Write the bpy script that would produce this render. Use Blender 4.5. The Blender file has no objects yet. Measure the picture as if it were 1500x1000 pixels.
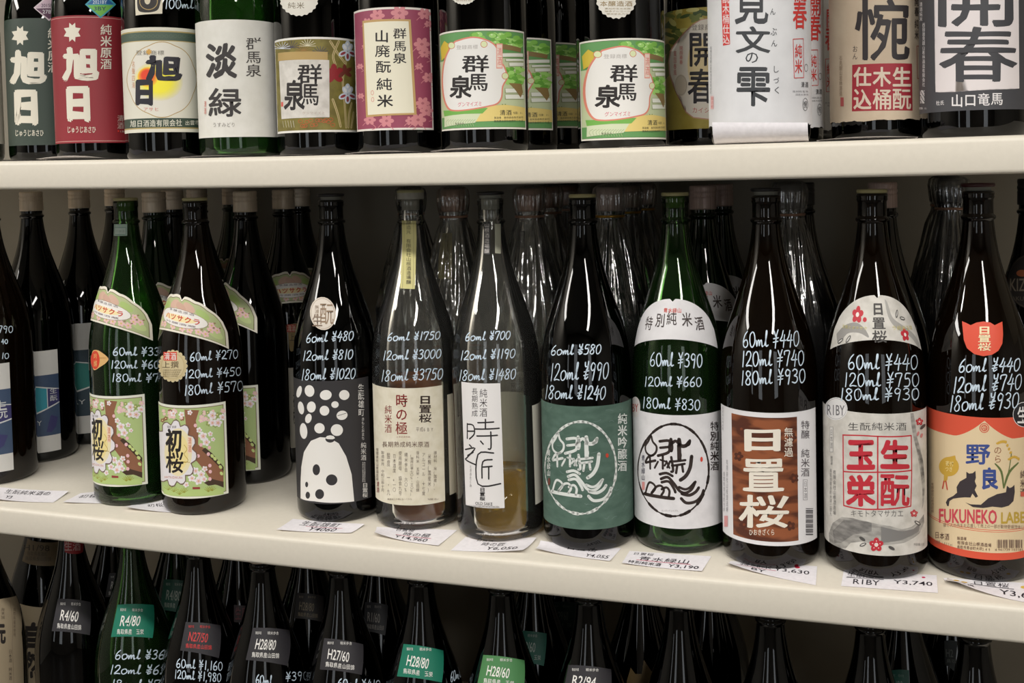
import bpy, bmesh, math, random
from mathutils import Vector, Matrix
random.seed(7)
SC = bpy.context.scene
COL = SC.collection
# ------------------------------------------------------------------ camera
CAM = Vector((0.0, -1.0638546, 0.4231097))
FPX, PPX, PPY = 1528.0618, 797.69, 312.037
RIGHT = Vector((0.9547266895, 0.2966885419, -0.0217452845))
DOWN = Vector((-0.0093011693, -0.043290794, -0.9990192167))
FWD = Vector((-0.2973389254, 0.9539925661, -0.0385713261))
cd = bpy.data.cameras.new('camera')
cam = bpy.data.objects.new('camera', cd)
COL.objects.link(cam)
up = -DOWN
cam.matrix_world = Matrix(((RIGHT.x, up.x, -FWD.x, CAM.x), (RIGHT.y, up.y, -FWD.y, CAM.y), (RIGHT.z, up.z, -FWD.z, CAM.z), (0, 0, 0, 1)))
cd.sensor_width = 36.0
cd.sensor_fit = 'HORIZONTAL'
cd.lens = FPX / 1500 * 36
cd.shift_x = -(PPX - 750) / 1500
cd.shift_y = (PPY - 500) / 1500
cd.clip_start = 0.02
SC.camera = cam
SC.cycles.transparent_max_bounces = 48
# ------------------------------------------------------------------ light, world, exposure
SC.view_settings.view_transform = 'Standard'
SC.view_settings.look = 'None'
SC.view_settings.exposure = 0.22
SC.view_settings.gamma = 1.0
SC.view_settings.use_curve_mapping = False
wd = bpy.data.worlds.new('world')
wd.use_nodes = True
wd.node_tree.nodes['Background'].inputs[0].default_value = (1.0, 0.96, 0.91, 1)
wd.node_tree.nodes['Background'].inputs[1].default_value = 0.05
SC.world = wd


def lamp(name, loc, size, power, color, rot=(0, 0, 0)):
    l = bpy.data.lights.new(name, 'AREA')
    l.shape = 'RECTANGLE'
    l.size, l.size_y = size
    l.energy = power
    l.color = color
    o = bpy.data.objects.new(name, l)
    COL.objects.link(o)
    o.location = loc
    o.rotation_euler = rot
    return o


WARM = (1.0, 0.965, 0.91)
for lx in (-1.7, -0.45, 0.8):        # the row of tubes right above the aisle in front of the rack
    lamp('fluorescent_lamp', (lx, -1.10, 1.50), (1.1, 0.12), 15.5, WARM)
lamp('fluorescent_lamp', (0.90, -2.25, 1.50), (0.30, 1.3), 30, WARM)
lamp('fluorescent_lamp', (-2.90, -1.35, 1.50), (0.45, 1.2), 28, WARM)

# ------------------------------------------------------------------ camera rays


def ray(u, v):
    return (RIGHT * ((u - PPX) / FPX) + DOWN * ((v - PPY) / FPX) + FWD)


def on_y(u, v, y):
    d = ray(u, v)
    return CAM + d * ((y - CAM.y) / d.y)


def on_z(u, v, z):
    d = ray(u, v)
    return CAM + d * ((z - CAM.z) / d.z)


def proj(p):
    q = Vector(p) - CAM
    w = q.dot(FWD)
    return PPX + FPX * q.dot(RIGHT) / w, PPY + FPX * q.dot(DOWN) / w


def sag(x):                      # the boards bow a little under the bottles
    return 0.004 * ((x + 0.25) / 0.7) ** 2


# ------------------------------------------------------------------ materials
MATS = {}


def lin(c):
    return tuple((x / 255 / 12.92) if x / 255 <= 0.04045 else ((x / 255 + 0.055) / 1.055) ** 2.4 for x in c)


def mat(rgb, rough=0.6, metal=0.0, emit=None, name=None):
    key = (tuple(rgb), rough, metal)
    if key in MATS:
        return MATS[key]
    m = bpy.data.materials.new(name or 'ink_%d_%d_%d' % tuple(rgb))
    m.use_nodes = True
    b = m.node_tree.nodes['Principled BSDF']
    b.inputs['Base Color'].default_value = (*lin(rgb), 1)
    b.inputs['Roughness'].default_value = rough
    b.inputs['Metallic'].default_value = metal
    MATS[key] = m
    return m


def noisy(name, c1, c2, scale, rough=0.6, metal=0.0, stretch=(1, 1, 1), bump=0.0, detail=4, lo=0.35, hi=0.65):
    m = bpy.data.materials.new(name)
    m.use_nodes = True
    nt = m.node_tree
    b = nt.nodes['Principled BSDF']
    tc = nt.nodes.new('ShaderNodeTexCoord')
    mp = nt.nodes.new('ShaderNodeMapping')
    mp.inputs['Scale'].default_value = stretch
    nz = nt.nodes.new('ShaderNodeTexNoise')
    nz.inputs['Scale'].default_value = scale
    nz.inputs['Detail'].default_value = detail
    cr = nt.nodes.new('ShaderNodeValToRGB')
    cr.color_ramp.elements[0].position = lo
    cr.color_ramp.elements[1].position = hi
    cr.color_ramp.elements[0].color = (*lin(c1), 1)
    cr.color_ramp.elements[1].color = (*lin(c2), 1)
    L = nt.links.new
    L(tc.outputs['Object'], mp.inputs['Vector'])
    L(mp.outputs['Vector'], nz.inputs['Vector'])
    L(nz.outputs['Fac'], cr.inputs['Fac'])
    L(cr.outputs['Color'], b.inputs['Base Color'])
    b.inputs['Roughness'].default_value = rough
    b.inputs['Metallic'].default_value = metal
    if bump:
        bp = nt.nodes.new('ShaderNodeBump')
        bp.inputs['Strength'].default_value = bump
        bp.inputs['Distance'].default_value = 0.001
        L(nz.outputs['Fac'], bp.inputs['Height'])
        L(bp.outputs['Normal'], b.inputs['Normal'])
    return m


def glass(name, face, edge, rough=0.02, ior=1.5, tint=1.0, bump=0.0, gloss=1.0, milky=0.0, milkcol=(1, 1, 1), floor=0.0):
    """thin walled tinted glass: see-through colour darkens where the wall is seen edge-on"""
    m = bpy.data.materials.new(name)
    m.use_nodes = True
    nt = m.node_tree
    nt.nodes.clear()
    N, L = nt.nodes.new, nt.links.new
    out = N('ShaderNodeOutputMaterial')
    mix = N('ShaderNodeMixShader')
    fr = N('ShaderNodeFresnel')
    fr.inputs['IOR'].default_value = ior
    tr = N('ShaderNodeBsdfTransparent')
    gl = N('ShaderNodeBsdfGlossy')
    gl.inputs['Roughness'].default_value = rough
    gl.inputs['Color'].default_value = (gloss, gloss, gloss, 1)
    lw = N('ShaderNodeLayerWeight')
    lw.inputs['Blend'].default_value = 0.35
    cr = N('ShaderNodeValToRGB')
    cr.color_ramp.elements[0].color = (*face, 1)
    cr.color_ramp.elements[0].position = 0.15
    cr.color_ramp.elements[1].color = (*edge, 1)
    cr.color_ramp.elements[1].position = 0.85
    L(lw.outputs['Facing'], cr.inputs['Fac'])
    L(cr.outputs['Color'], tr.inputs['Color'])
    if bump:
        tc = N('ShaderNodeTexCoord')
        nz = N('ShaderNodeTexNoise')
        nz.inputs['Scale'].default_value = 60
        bp = N('ShaderNodeBump')
        bp.inputs['Strength'].default_value = bump
        bp.inputs['Distance'].default_value = 0.002
        L(tc.outputs['Object'], nz.inputs['Vector'])
        L(nz.outputs['Fac'], bp.inputs['Height'])
        L(bp.outputs['Normal'], gl.inputs['Normal'])
        L(bp.outputs['Normal'], fr.inputs['Normal'])
    fac = fr.outputs['Fac']
    if floor:
        ad = N('ShaderNodeMath')
        ad.operation = 'ADD'
        ad.inputs[1].default_value = floor
        ad.use_clamp = True
        L(fac, ad.inputs[0])
        fac = ad.outputs[0]
    L(fac, mix.inputs['Fac'])
    body = tr.outputs['BSDF']
    if milky:
        m2, df, tl, m3 = N('ShaderNodeMixShader'), N('ShaderNodeBsdfDiffuse'), N('ShaderNodeBsdfTranslucent'), N('ShaderNodeMixShader')
        df.inputs['Color'].default_value = (*milkcol, 1)
        tl.inputs['Color'].default_value = (*milkcol, 1)
        m3.inputs['Fac'].default_value = 0.5
        L(df.outputs[0], m3.inputs[1])
        L(tl.outputs[0], m3.inputs[2])
        m2.inputs['Fac'].default_value = milky
        L(body, m2.inputs[1])
        L(m3.outputs[0], m2.inputs[2])
        body = m2.outputs[0]
    L(body, mix.inputs[1])
    L(gl.outputs['BSDF'], mix.inputs[2])
    L(mix.outputs['Shader'], out.inputs['Surface'])
    return m


G_BROWN = glass('brown_glass', (0.075, 0.036, 0.014), (0.002, 0.001, 0.001), milky=0.03, milkcol=(0.16, 0.07, 0.02))
G_DARK = glass('black_brown_glass', (0.010, 0.006, 0.005), (0.001, 0.001, 0.001))
G_NAVY = glass('blue_black_glass', (0.010, 0.012, 0.022), (0.001, 0.001, 0.003))
G_GREEN = glass('green_glass', (0.32, 0.54, 0.25), (0.006, 0.045, 0.008), milky=0.05, milkcol=(0.10, 0.28, 0.07))
G_DEEPGREEN = glass('deep_green_glass', (0.035, 0.13, 0.035), (0.002, 0.012, 0.003), milky=0.03, milkcol=(0.04, 0.28, 0.05))
G_CLEAR = glass('clear_glass', (0.99, 0.99, 0.97), (0.66, 0.68, 0.62), milky=0.026, milkcol=(0.8, 0.79, 0.74))
FILM = glass('clear_film', (0.93, 0.93, 0.92), (0.72, 0.72, 0.71), rough=0.13, bump=0.6, floor=0.12, milky=0.04)
LIQ_AMBER = glass('amber_sake', (0.62, 0.32, 0.15), (0.30, 0.13, 0.05), ior=1.33, milky=0.62, milkcol=(0.50, 0.17, 0.05))
LIQ_GOLD = glass('gold_sake', (0.95, 0.78, 0.28), (0.75, 0.55, 0.12), ior=1.33, milky=0.42, milkcol=(0.98, 0.66, 0.10))
CAPM = noisy('cap_metal', (212, 194, 170), (228, 210, 188), 900, rough=0.42, metal=0.25, stretch=(1, 1, .05))
COPPER = noisy('copper_cap', (150, 112, 92), (176, 136, 114), 700, rough=0.38, metal=0.3, stretch=(1, 1, .05))
PINKCAP = noisy('rose_cap', (166, 142, 134), (190, 166, 156), 700, rough=0.4, metal=0.25, stretch=(1, 1, .05))
BLACKCAP = mat((22, 20, 22), 0.35)
STOPY = mat((176, 168, 122), 0.5)
STOPG = mat((120, 118, 108), 0.45)
STOPR = mat((62, 22, 26), 0.4)
GOLDBAND = mat((200, 150, 60), 0.3, 0.9)
SHELF = noisy('shelf_enamel', (217, 210, 196), (220, 213, 199), 160, rough=0.42, bump=0.02, detail=3)
PAPER = noisy('card_paper', (232, 228, 232), (240, 236, 240), 220, rough=0.8)
WASHI = noisy('washi_paper', (196, 192, 184), (216, 212, 205), 90, rough=0.85, bump=0.15)
WOOD = noisy('printed_wood', (84, 40, 22), (146, 82, 48), 26, rough=0.55, stretch=(1.0, 1.0, 3.2), detail=2, lo=0.42, hi=0.58)
GREENFIB = noisy('green_fibre_paper', (70, 96, 84), (84, 110, 98), 60, rough=0.8, stretch=(1, 1, 2))
CREAMFIB = noisy('cream_fibre_paper', (216, 208, 186), (228, 221, 203), 80, rough=0.85)

# ------------------------------------------------------------------ objects


def tag(o, label=None, cat=None, group=None, kind=None):
    if label:
        o['label'] = label
    if cat:
        o['category'] = cat
    if group:
        o['group'] = group
    if kind:
        o['kind'] = kind
    return o


def empty(name, loc, rot=(0, 0, 0)):
    o = bpy.data.objects.new(name, None)
    COL.objects.link(o)
    o.empty_display_size = 0.02
    o.location = loc
    o.rotation_euler = rot
    return o


def link(name, me, parent=None):
    o = bpy.data.objects.new(name, me)
    COL.objects.link(o)
    o.parent = parent
    return o


def mesh_from(name, verts, faces, mats, idx=None, smooth=True):
    me = bpy.data.meshes.new(name)
    me.from_pydata(verts, [], faces)
    for m in mats:
        me.materials.append(m)
    if idx:
        me.polygons.foreach_set('material_index', idx)
    me.polygons.foreach_set('use_smooth', [smooth] * len(me.polygons))
    me.update()
    return me


def lathe(name, prof, m, n=72, closed=False, idx=None, mats=None):
    """prof: list of (r, z) from bottom to top"""
    vs, fs, mi = [], [], []
    for r, z in prof:
        for i in range(n):
            a = 2 * math.pi * i / n
            vs.append((r * math.sin(a), -r * math.cos(a), z))
    k = len(prof)
    rng = range(k if closed else k - 1)
    for j in rng:
        j2 = (j + 1) % k
        for i in range(n):
            i2 = (i + 1) % n
            fs.append((j * n + i, j * n + i2, j2 * n + i2, j2 * n + i))
            mi.append(idx[j] if idx else 0)
    if not closed:
        if prof[0][0] > 1e-4:
            fs.append(tuple(reversed(range(n))))
            mi.append(idx[0] if idx else 0)
        if prof[-1][0] > 1e-4:
            fs.append(tuple((k - 1) * n + i for i in range(n)))
            mi.append(idx[-1] if idx else 0)
    return mesh_from(name, vs, fs, mats or [m], mi)


R = 0.0525
OUT = [(0.047, 0.0), (0.0495, 0.0018), (0.0515, 0.0055), (0.0523, 0.010), (0.0525, 0.016), (0.0525, 0.10), (0.0525, 0.180), (0.0523, 0.190),
       (0.0517, 0.204), (0.0502, 0.219), (0.0482, 0.231), (0.0456, 0.2425), (0.0428, 0.2525), (0.0395, 0.263), (0.0360, 0.2735), (0.0324, 0.284),
       (0.0287, 0.2955), (0.0250, 0.3075), (0.0218, 0.3195), (0.0193, 0.331), (0.0174, 0.342), (0.0161, 0.352), (0.0152, 0.361)]
NECK = [(0.0150, 0.3630), (0.0166, 0.3640), (0.0172, 0.3658), (0.0166, 0.3676), (0.0150, 0.3686), (0.0148, 0.3700), (0.0148, 0.3840), (0.0152, 0.3850),
        (0.0159, 0.3866), (0.0155, 0.3880), (0.0158, 0.3900), (0.0156, 0.3925), (0.0140, 0.3932)]


def rad(z):
    if z <= OUT[0][1]:
        return OUT[0][0]
    for (r0, z0), (r1, z1) in zip(OUT, OUT[1:]):
        if z <= z1:
            t = (z - z0) / (z1 - z0)
            return r0 + (r1 - r0) * t
    return 0.0150


PUNT = [(0.0001, 0.007), (0.020, 0.0055), (0.036, 0.002), (0.0435, 0.0002)]
BODY = {}


def body_mesh(g):
    if g.name not in BODY:
        if g is G_CLEAR or g is G_GREEN:
            inner = [(max(r - 0.003, 0.001), z + (0.004 if z < 0.02 else 0)) for r, z in OUT] + [(0.0105, 0.365), (0.0105, 0.3925)]
            prof = PUNT + OUT + NECK + list(reversed(inner)) + [(0.0001, 0.012)]
        else:
            prof = PUNT + OUT + NECK + [(0.0110, 0.3930), (0.0108, 0.380), (0.0001, 0.379)]
        BODY[g.name] = lathe('bottle_glass', prof, g, 96)
    return BODY[g.name]


CAPS = {}


def cap_mesh(m):
    if m.name not in CAPS:
        prof = [(0.0150, 0.3735), (0.0164, 0.3737), (0.0165, 0.3760), (0.0164, 0.3865), (0.0166, 0.3880), (0.0161, 0.3890), (0.0160, 0.3905), (0.0166, 0.3918),
                (0.0166, 0.3940), (0.0160, 0.3952), (0.0161, 0.3970), (0.0165, 0.3985), (0.0164, 0.4010), (0.0158, 0.4024), (0.0148, 0.4028), (0.0001, 0.4028)]
        RED = mat((120, 40, 38), 0.5)
        me = lathe('screw_cap', prof, m, 48)
        me.materials.append(RED)
        n = 48
        CAPS[m.name] = me
    return CAPS[m.name]


def stopper_mesh(kind):
    if kind not in CAPS:
        if kind == 'pale':
            p = [(0.0106, 0.380), (0.0106, 0.3930), (0.0150, 0.3934), (0.0156, 0.3940), (0.0156, 0.3962), (0.0148, 0.3972), (0.0001, 0.3974)]
            CAPS[kind] = lathe('stopper', p, STOPY, 40)
        elif kind == 'clear':
            p = [(0.0106, 0.380), (0.0106, 0.3930), (0.0160, 0.3932), (0.0163, 0.3945), (0.0161, 0.4000), (0.0165, 0.4010), (0.0163, 0.4042), (0.0001, 0.4046)]
            CAPS[kind] = lathe('stopper', p, None, 40, idx=[0, 0, 0, 0, 0, 1, 1, 1], mats=[mat((148, 146, 136), 0.4), mat((150, 146, 108), 0.4)])
        else:
            top = {'black': BLACKCAP, 'red': STOPR}[kind]
            p = [(0.0106, 0.380), (0.0106, 0.3930), (0.0125, 0.3934), (0.0128, 0.3966), (0.0152, 0.3970), (0.0166, 0.3978), (0.0168, 0.3996), (0.0160, 0.4010), (0.0001, 0.4014)]
            CAPS[kind] = lathe('stopper', p, None, 40, idx=[0, 0, 0, 0, 1, 1, 1, 1], mats=[mat((150, 150, 140), 0.4), top])
    return CAPS[kind]


def film_mesh(seed):
    """a crinkled clear bag gathered below the cap and flaring over the shoulder"""
    key = 'film%d' % seed
    if key in CAPS:
        return CAPS[key]
    rnd = random.Random(seed)
    n, ph = 200, [rnd.random() * 6 for _ in range(6)]
    prof = [(0.0529, 0.02), (0.0530, 0.10), (0.0530, 0.18), (0.0526, 0.205), (0.0515, 0.235), (0.0455, 0.262), (0.0380, 0.290), (0.0300, 0.318), (0.0235, 0.343), (0.0188, 0.360),
            (0.0178, 0.3665), (0.0192, 0.374), (0.0205, 0.384), (0.0210, 0.394), (0.0195, 0.4020), (0.0140, 0.4060), (0.0060, 0.4074), (0.0002, 0.4076)]
    vs, fs = [], []
    for j, (r, z) in enumerate(prof):
        amp = 0.0030 if 0.22 < z < 0.355 else (0.0016 if z > 0.37 and r > .01 else 0.0001)
        for i in range(n):
            a = 2 * math.pi * i / n
            w = 1.2 - 1.6 * abs(math.sin(5.5 * a + ph[0] + z * 8)) + 0.8 - 1.3 * abs(math.sin(9 * a + ph[1] - z * 14)) + 0.5 * math.sin(23 * a + ph[2] - z * 40) + 0.4 * math.sin(31 * a + ph[3] + z * 60)
            rr = r + amp * max(w, -0.4) * 0.6
            vs.append((rr * math.sin(a), -rr * math.cos(a), z))
    for j in range(len(prof) - 1):
        for i in range(n):
            i2 = (i + 1) % n
            fs.append((j * n + i, j * n + i2, (j + 1) * n + i2, (j + 1) * n + i))
    CAPS[key] = mesh_from('plastic_wrap', vs, fs, [FILM])
    return CAPS[key]


# ------------------------------------------------------------------ flat art wrapped on a surface
GLYPH = {}


def glyph(s, off):
    k = (s, round(off, 3))
    if k not in GLYPH:
        c = bpy.data.curves.new('glyph', 'FONT')
        c.body = s
        c.size = 1
        c.offset = off
        c.resolution_u = 2
        o = bpy.data.objects.new('glyph', c)
        COL.objects.link(o)
        bpy.context.view_layer.update()
        me = o.to_mesh()
        vs = [(v.co.x, v.co.y) for v in me.vertices]
        fs = [tuple(p.vertices) for p in me.polygons]
        o.to_mesh_clear()
        bpy.data.objects.remove(o)
        bpy.data.curves.remove(c)
        xs = [v[0] for v in vs] or [0, 1]
        ys = [v[1] for v in vs] or [0, 1]
        GLYPH[k] = (vs, fs, (min(xs), min(ys), max(xs), max(ys)))
    return GLYPH[k]


# strokes of a marker pen, in a box 0.6 wide and 1 high
HAND = {
    '0': [[(.30, .95), (.10, .80), (.04, .45), (.14, .08), (.32, .02), (.52, .25), (.56, .60), (.45, .90), (.28, .95)]],
    '1': [[(.40, 1.0), (.33, .5), (.24, 0)]],
    '2': [[(.06, .74), (.18, .95), (.42, .96), (.52, .75), (.38, .45), (.05, .05), (.30, .08), (.60, .04)]],
    '3': [[(.08, .86), (.25, .98), (.48, .88), (.44, .65), (.22, .52), (.46, .45), (.52, .22), (.32, .02), (.04, .08)]],
    '4': [[(.34, 1.0), (.20, .60), (.04, .38), (.60, .40)], [(.48, .74), (.42, .35), (.36, -.05)]],
    '5': [[(.55, .96), (.20, .95), (.14, .58), (.40, .60), (.52, .35), (.40, .05), (.06, .02)]],
    '6': [[(.48, 1.0), (.22, .75), (.06, .35), (.14, .05), (.38, .03), (.52, .22), (.42, .46), (.20, .42), (.08, .25)]],
    '7': [[(.04, .72), (.08, .94), (.55, .95), (.42, .55), (.28, .0)]],
    '8': [[(.48, .88), (.26, .98), (.10, .80), (.24, .58), (.46, .35), (.44, .08), (.20, .02), (.06, .20), (.24, .48), (.50, .72), (.48, .90)]],
    '9': [[(.50, .85), (.26, .97), (.08, .75), (.20, .52), (.46, .62), (.52, .88), (.44, .40), (.34, -.05)]],
    'm': [[(.0, .42), (.06, .05), (.14, .38), (.24, .42), (.26, .08), (.36, .40), (.46, .40), (.50, .05), (.60, .08)]],
    'l': [[(.02, .10), (.30, .70), (.36, 1.0), (.24, .95), (.18, .40), (.24, .05), (.50, .12)]],
    'i': [[(.30, 1.0), (.26, .0)]],
    'Y': [[(.10, 1.0), (.28, .62)], [(.52, 1.05), (.34, .66), (.22, -.08)], [(.06, .50), (.54, .56)], [(.02, .28), (.50, .34)]],
    'y': [[(.12, 1.0), (.18, .76), (.44, .80)], [(.46, 1.06), (.40, .55)], [(.08, .45), (.54, .52)], [(.32, .62), (.20, .04), (.50, .16)], [(.06, .24), (.48, .30)]],
    ',': [[(.2, .05), (.1, -.15)]],
    ' ': [],
}


def smooth_line(pts, n=4):
    if len(pts) < 3:
        return list(pts)
    out = []
    P = [pts[0]] + list(pts) + [pts[-1]]
    for i in range(1, len(P) - 2):
        p0, p1, p2, p3 = P[i - 1], P[i], P[i + 1], P[i + 2]
        for k in range(n):
            t = k / n
            out.append(tuple(0.5 * (2 * p1[c] + (p2[c] - p0[c]) * t + (2 * p0[c] - 5 * p1[c] + 4 * p2[c] - p3[c]) * t * t + (3 * p1[c] - p0[c] - 3 * p2[c] + p3[c]) * t ** 3) for c in (0, 1)))
    out.append(pts[-1])
    return out


class Art:
    """flat shapes in (s, z) metres, laid on a curved surface by self.place(s, z, lift)"""

    def __init__(self):
        self.v, self.f, self.mi, self.lay, self.mats = [], [], [], [], []
        self.layer = 0
        self.step = 0.000035
        self.base_lift = 0.00012
        self.grid = (0.004, 0.005)
        self.cutlo = (0, -1e9)

    # --- mapping from working coordinates to (s, z): overridden
    def m(self, x, y):
        return x, y

    def mslot(self, m):
        if not isinstance(m, bpy.types.Material):
            m = mat(m, 0.55)
        if m not in self.mats:
            self.mats.append(m)
        return self.mats.index(m)

    def add(self, verts, faces, m, newlayer=True):
        if newlayer:
            self.layer += 1
        k = len(self.v)
        slot = self.mslot(m)
        self.v += [(a, b, self.layer) for a, b in verts]
        for f in faces:
            self.f.append(tuple(k + i for i in f))
            self.mi.append(slot)

    def poly_sz(self, pts, m):
        self.add(pts, [tuple(range(len(pts)))], m)

    def poly(self, pts, m, smooth=False):
        if smooth:
            pts = smooth_line(list(pts) + [pts[0]], 4)[:-1]
        self.poly_sz([self.m(x, y) for x, y in pts], m)

    def rect(self, x0, y0, x1, y1, m):
        self.poly([(x0, y0), (x1, y0), (x1, y1), (x0, y1)], m)

    def ell(self, cx, cy, rx, ry, m, rot=0, n=24):
        c, s = math.cos(rot), math.sin(rot)
        self.poly([(cx + rx * math.cos(t) * c - ry * math.sin(t) * s, cy + rx * math.cos(t) * s + ry * math.sin(t) * c) for t in [2 * math.pi * i / n for i in range(n)]], m)

    def line_sz(self, pts, w, m, taper=False, closed=False, newlayer=True):
        vs, fs = [], []
        n = len(pts)
        for i, p in enumerate(pts):
            a = pts[i - 1] if i > 0 else (pts[-2] if closed else p)
            b = pts[i + 1] if i < n - 1 else (pts[1] if closed else p)
            dx, dy = b[0] - a[0], b[1] - a[1]
            l = math.hypot(dx, dy) or 1
            ww = w / 2 * ((0.35 + 0.65 * math.sin(math.pi * min(max((i + .6) / n, 0.08), 0.92))) if taper else 1)
            vs += [(p[0] - dy / l * ww, p[1] + dx / l * ww), (p[0] + dy / l * ww, p[1] - dx / l * ww)]
        for i in range(n - 1):
            fs.append((2 * i, 2 * i + 1, 2 * i + 3, 2 * i + 2))
        if not closed and not taper and n > 1:      # round pen tips
            for p in (pts[0], pts[-1]):
                k = len(vs)
                vs += [(p[0] + w / 2 * math.cos(t), p[1] + w / 2 * math.sin(t)) for t in [math.pi / 4 * i for i in range(8)]]
                fs.append(tuple(k + i for i in range(8)))
        self.add(vs, fs, m, newlayer)

    def line(self, pts, w, m, smooth=True, taper=False, closed=False, newlayer=True):
        q = [self.m(x, y) for x, y in pts]
        if smooth:
            q = smooth_line(q, 4)
        self.line_sz(q, w, m, taper, closed, newlayer)

    def ring(self, cx, cy, rx, ry, w, m, n=40):
        self.line([(cx + rx * math.cos(2 * math.pi * i / n), cy + ry * math.sin(2 * math.pi * i / n)) for i in range(n + 1)], w, m, smooth=False, closed=True)

    def flower(self, cx, cy, r, c, cc, rot=0.3, newlayer=True):
        for k in range(5):
            a = rot + 2 * math.pi * k / 5
            self.ell(cx + r * .55 * math.cos(a), cy + r * .55 * math.sin(a), r * .5, r * .4, c, a, 10)
        self.ell(cx, cy, r * .3, r * .3, cc, 0, 8)

    def bold(self, off):
        if off < 0.008:
            return [(0, 0)]
        n = 4 if off < 0.028 else 7
        return [(off * .85 * math.cos(2 * math.pi * k / n + .4), off * .85 * math.sin(2 * math.pi * k / n + .4)) for k in range(n)]

    def glyph(self, s, x0, y0, x1, y1, m, off=0.0, fit=False, rough=0, slant=0, newlayer=True):
        if len(glyph(s, 0.0)[1]) > 60:           # dense letters keep their inner gaps
            off *= .55
        vs, fs, bb = glyph(s, off if off < 0.008 else 0.0)
        if not vs:
            return
        if fit:
            bx0, by0, bx1, by1 = bb[0] - off, bb[1] - off, bb[2] + off, bb[3] + off
        else:
            bx0, by0, bx1, by1 = -0.02, -0.12, 1.02, 0.90
        jit = [((random.random() - .5) * rough, (random.random() - .5) * rough) for _ in vs] if rough else None
        for ox, oy in self.bold(off):
            pts = []
            for i, (x, y) in enumerate(vs):
                a = (x + ox - bx0) / ((bx1 - bx0) or 1)
                b = (y + oy - by0) / ((by1 - by0) or 1)
                if jit:
                    a += jit[i][0]
                    b += jit[i][1]
                pts.append(self.m(x0 + (x1 - x0) * a - slant * (b - .5) * (y1 - y0), y1 + (y0 - y1) * b))
            self.add(pts, fs, m, True)

    def text(self, s, x0, y0, x1, y1, m, off=0.0, vert=False, skew=0, slant=0, rough=0):
        """latin: the whole word fills the box; CJK: one cell per letter; skew: drop of the right end"""
        if all(ord(c) < 0x2000 for c in s):
            vs, fs, (bx0, by0, bx1, by1) = glyph(s, off if off < 0.008 else 0.0)
            for ox, oy in self.bold(off):
                pts = []
                for x, y in vs:
                    a, b = (x + ox - bx0) / (bx1 - bx0), (y + oy - by0) / (by1 - by0)
                    pts.append(self.m(x0 + (x1 - x0) * a + slant * b * (y1 - y0), y1 + (y0 - y1) * b + skew * a))
                self.add(pts, fs, m, True)
            return
        n = len(s)
        for i, c in enumerate(s):
            if c == ' ':
                continue
            if vert:
                self.glyph(c, x0 + skew * i / n, y0 + (y1 - y0) * i / n, x1 + skew * i / n, y0 + (y1 - y0) * (i + 1) / n, m, off, rough=rough)
            else:
                self.glyph(c, x0 + (x1 - x0) * i / n, y0 + skew * i / n, x0 + (x1 - x0) * (i + 1) / n, y1 + skew * i / n, m, off, rough=rough, slant=slant)

    def hand(self, s, x0, y0, x1, y1, m, w=0.0011, skew=0):
        self.layer += 1
        widths = {'1': .42, 'm': .8, 'l': .5, ' ': .35, ',': .3, 'i': .4}
        tot = sum(widths.get(c, .66) for c in s)
        x = 0
        small = sum(widths.get(c, .66) for c in s.split(' ')[0]) + .01 if 'y' in s else 0
        mid = (y0 + y1) / 2
        y0, y1 = mid + (y0 - mid) * .84, mid + (y1 - mid) * .84
        for c in s:
            ww = widths.get(c, .66)
            for st in HAND[c]:
                q = []
                for a, b in st:
                    if small and c == '0' and x > 0 and x < small:
                        b *= .6
                    if small:
                        a += (b - .5) * .16
                    X = x0 + (x1 - x0) * (x + (a / .6) * ww * .86) / tot
                    Y = y1 + (y0 - y1) * b + skew * (x / tot)
                    q.append((X, Y))
                self.line(q, w * random.uniform(.9, 1.15), m, True, False, False, False)
            x += ww

    def place(self, s, z, lift):
        return (s, 0, z)

    def facet(self, s, z, lift):
        """every layer follows the same small facets, so none dips under another"""
        g, h = self.grid
        k = math.floor(s / g + 1e-6)
        t = s / g - k
        if h and z > self.cutlo[1]:
            j = math.floor(z / h + 1e-6)
            q = z / h - j
            p = [Vector(self.place((k + i) * g, (j + n) * h, lift)) for n in (0, 1) for i in (0, 1)]
            return (p[0] * (1 - t) + p[1] * t) * (1 - q) + (p[2] * (1 - t) + p[3] * t) * q
        return Vector(self.place(k * g, z, lift)) * (1 - t) + Vector(self.place((k + 1) * g, z, lift)) * t

    def mesh(self, name):
        bm = bmesh.new()
        vl = [bm.verts.new((a, b, l)) for a, b, l in self.v]
        for f, mi in zip(self.f, self.mi):
            try:
                nf = bm.faces.new([vl[i] for i in f])
                nf.material_index = mi
            except ValueError:
                pass
        big = [f for f in bm.faces if len(f.verts) > 4]
        bmesh.ops.triangulate(bm, faces=big, ngon_method='EAR_CLIP')
        if getattr(self, 'box', None):          # nothing printed runs over the edge of the paper
            sl, zb, sr, zt = self.box
            for co, no in (((sr, 0, 0), (1, 0, 0)), ((sl, 0, 0), (-1, 0, 0)), ((0, zt, 0), (0, 1, 0)), ((0, zb, 0), (0, -1, 0))):
                bmesh.ops.bisect_plane(bm, geom=bm.verts[:] + bm.edges[:] + bm.faces[:], plane_co=co, plane_no=no, dist=1e-7, clear_outer=True)
        xs = [v.co.x for v in bm.verts]
        ys = [v.co.y for v in bm.verts]
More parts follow.
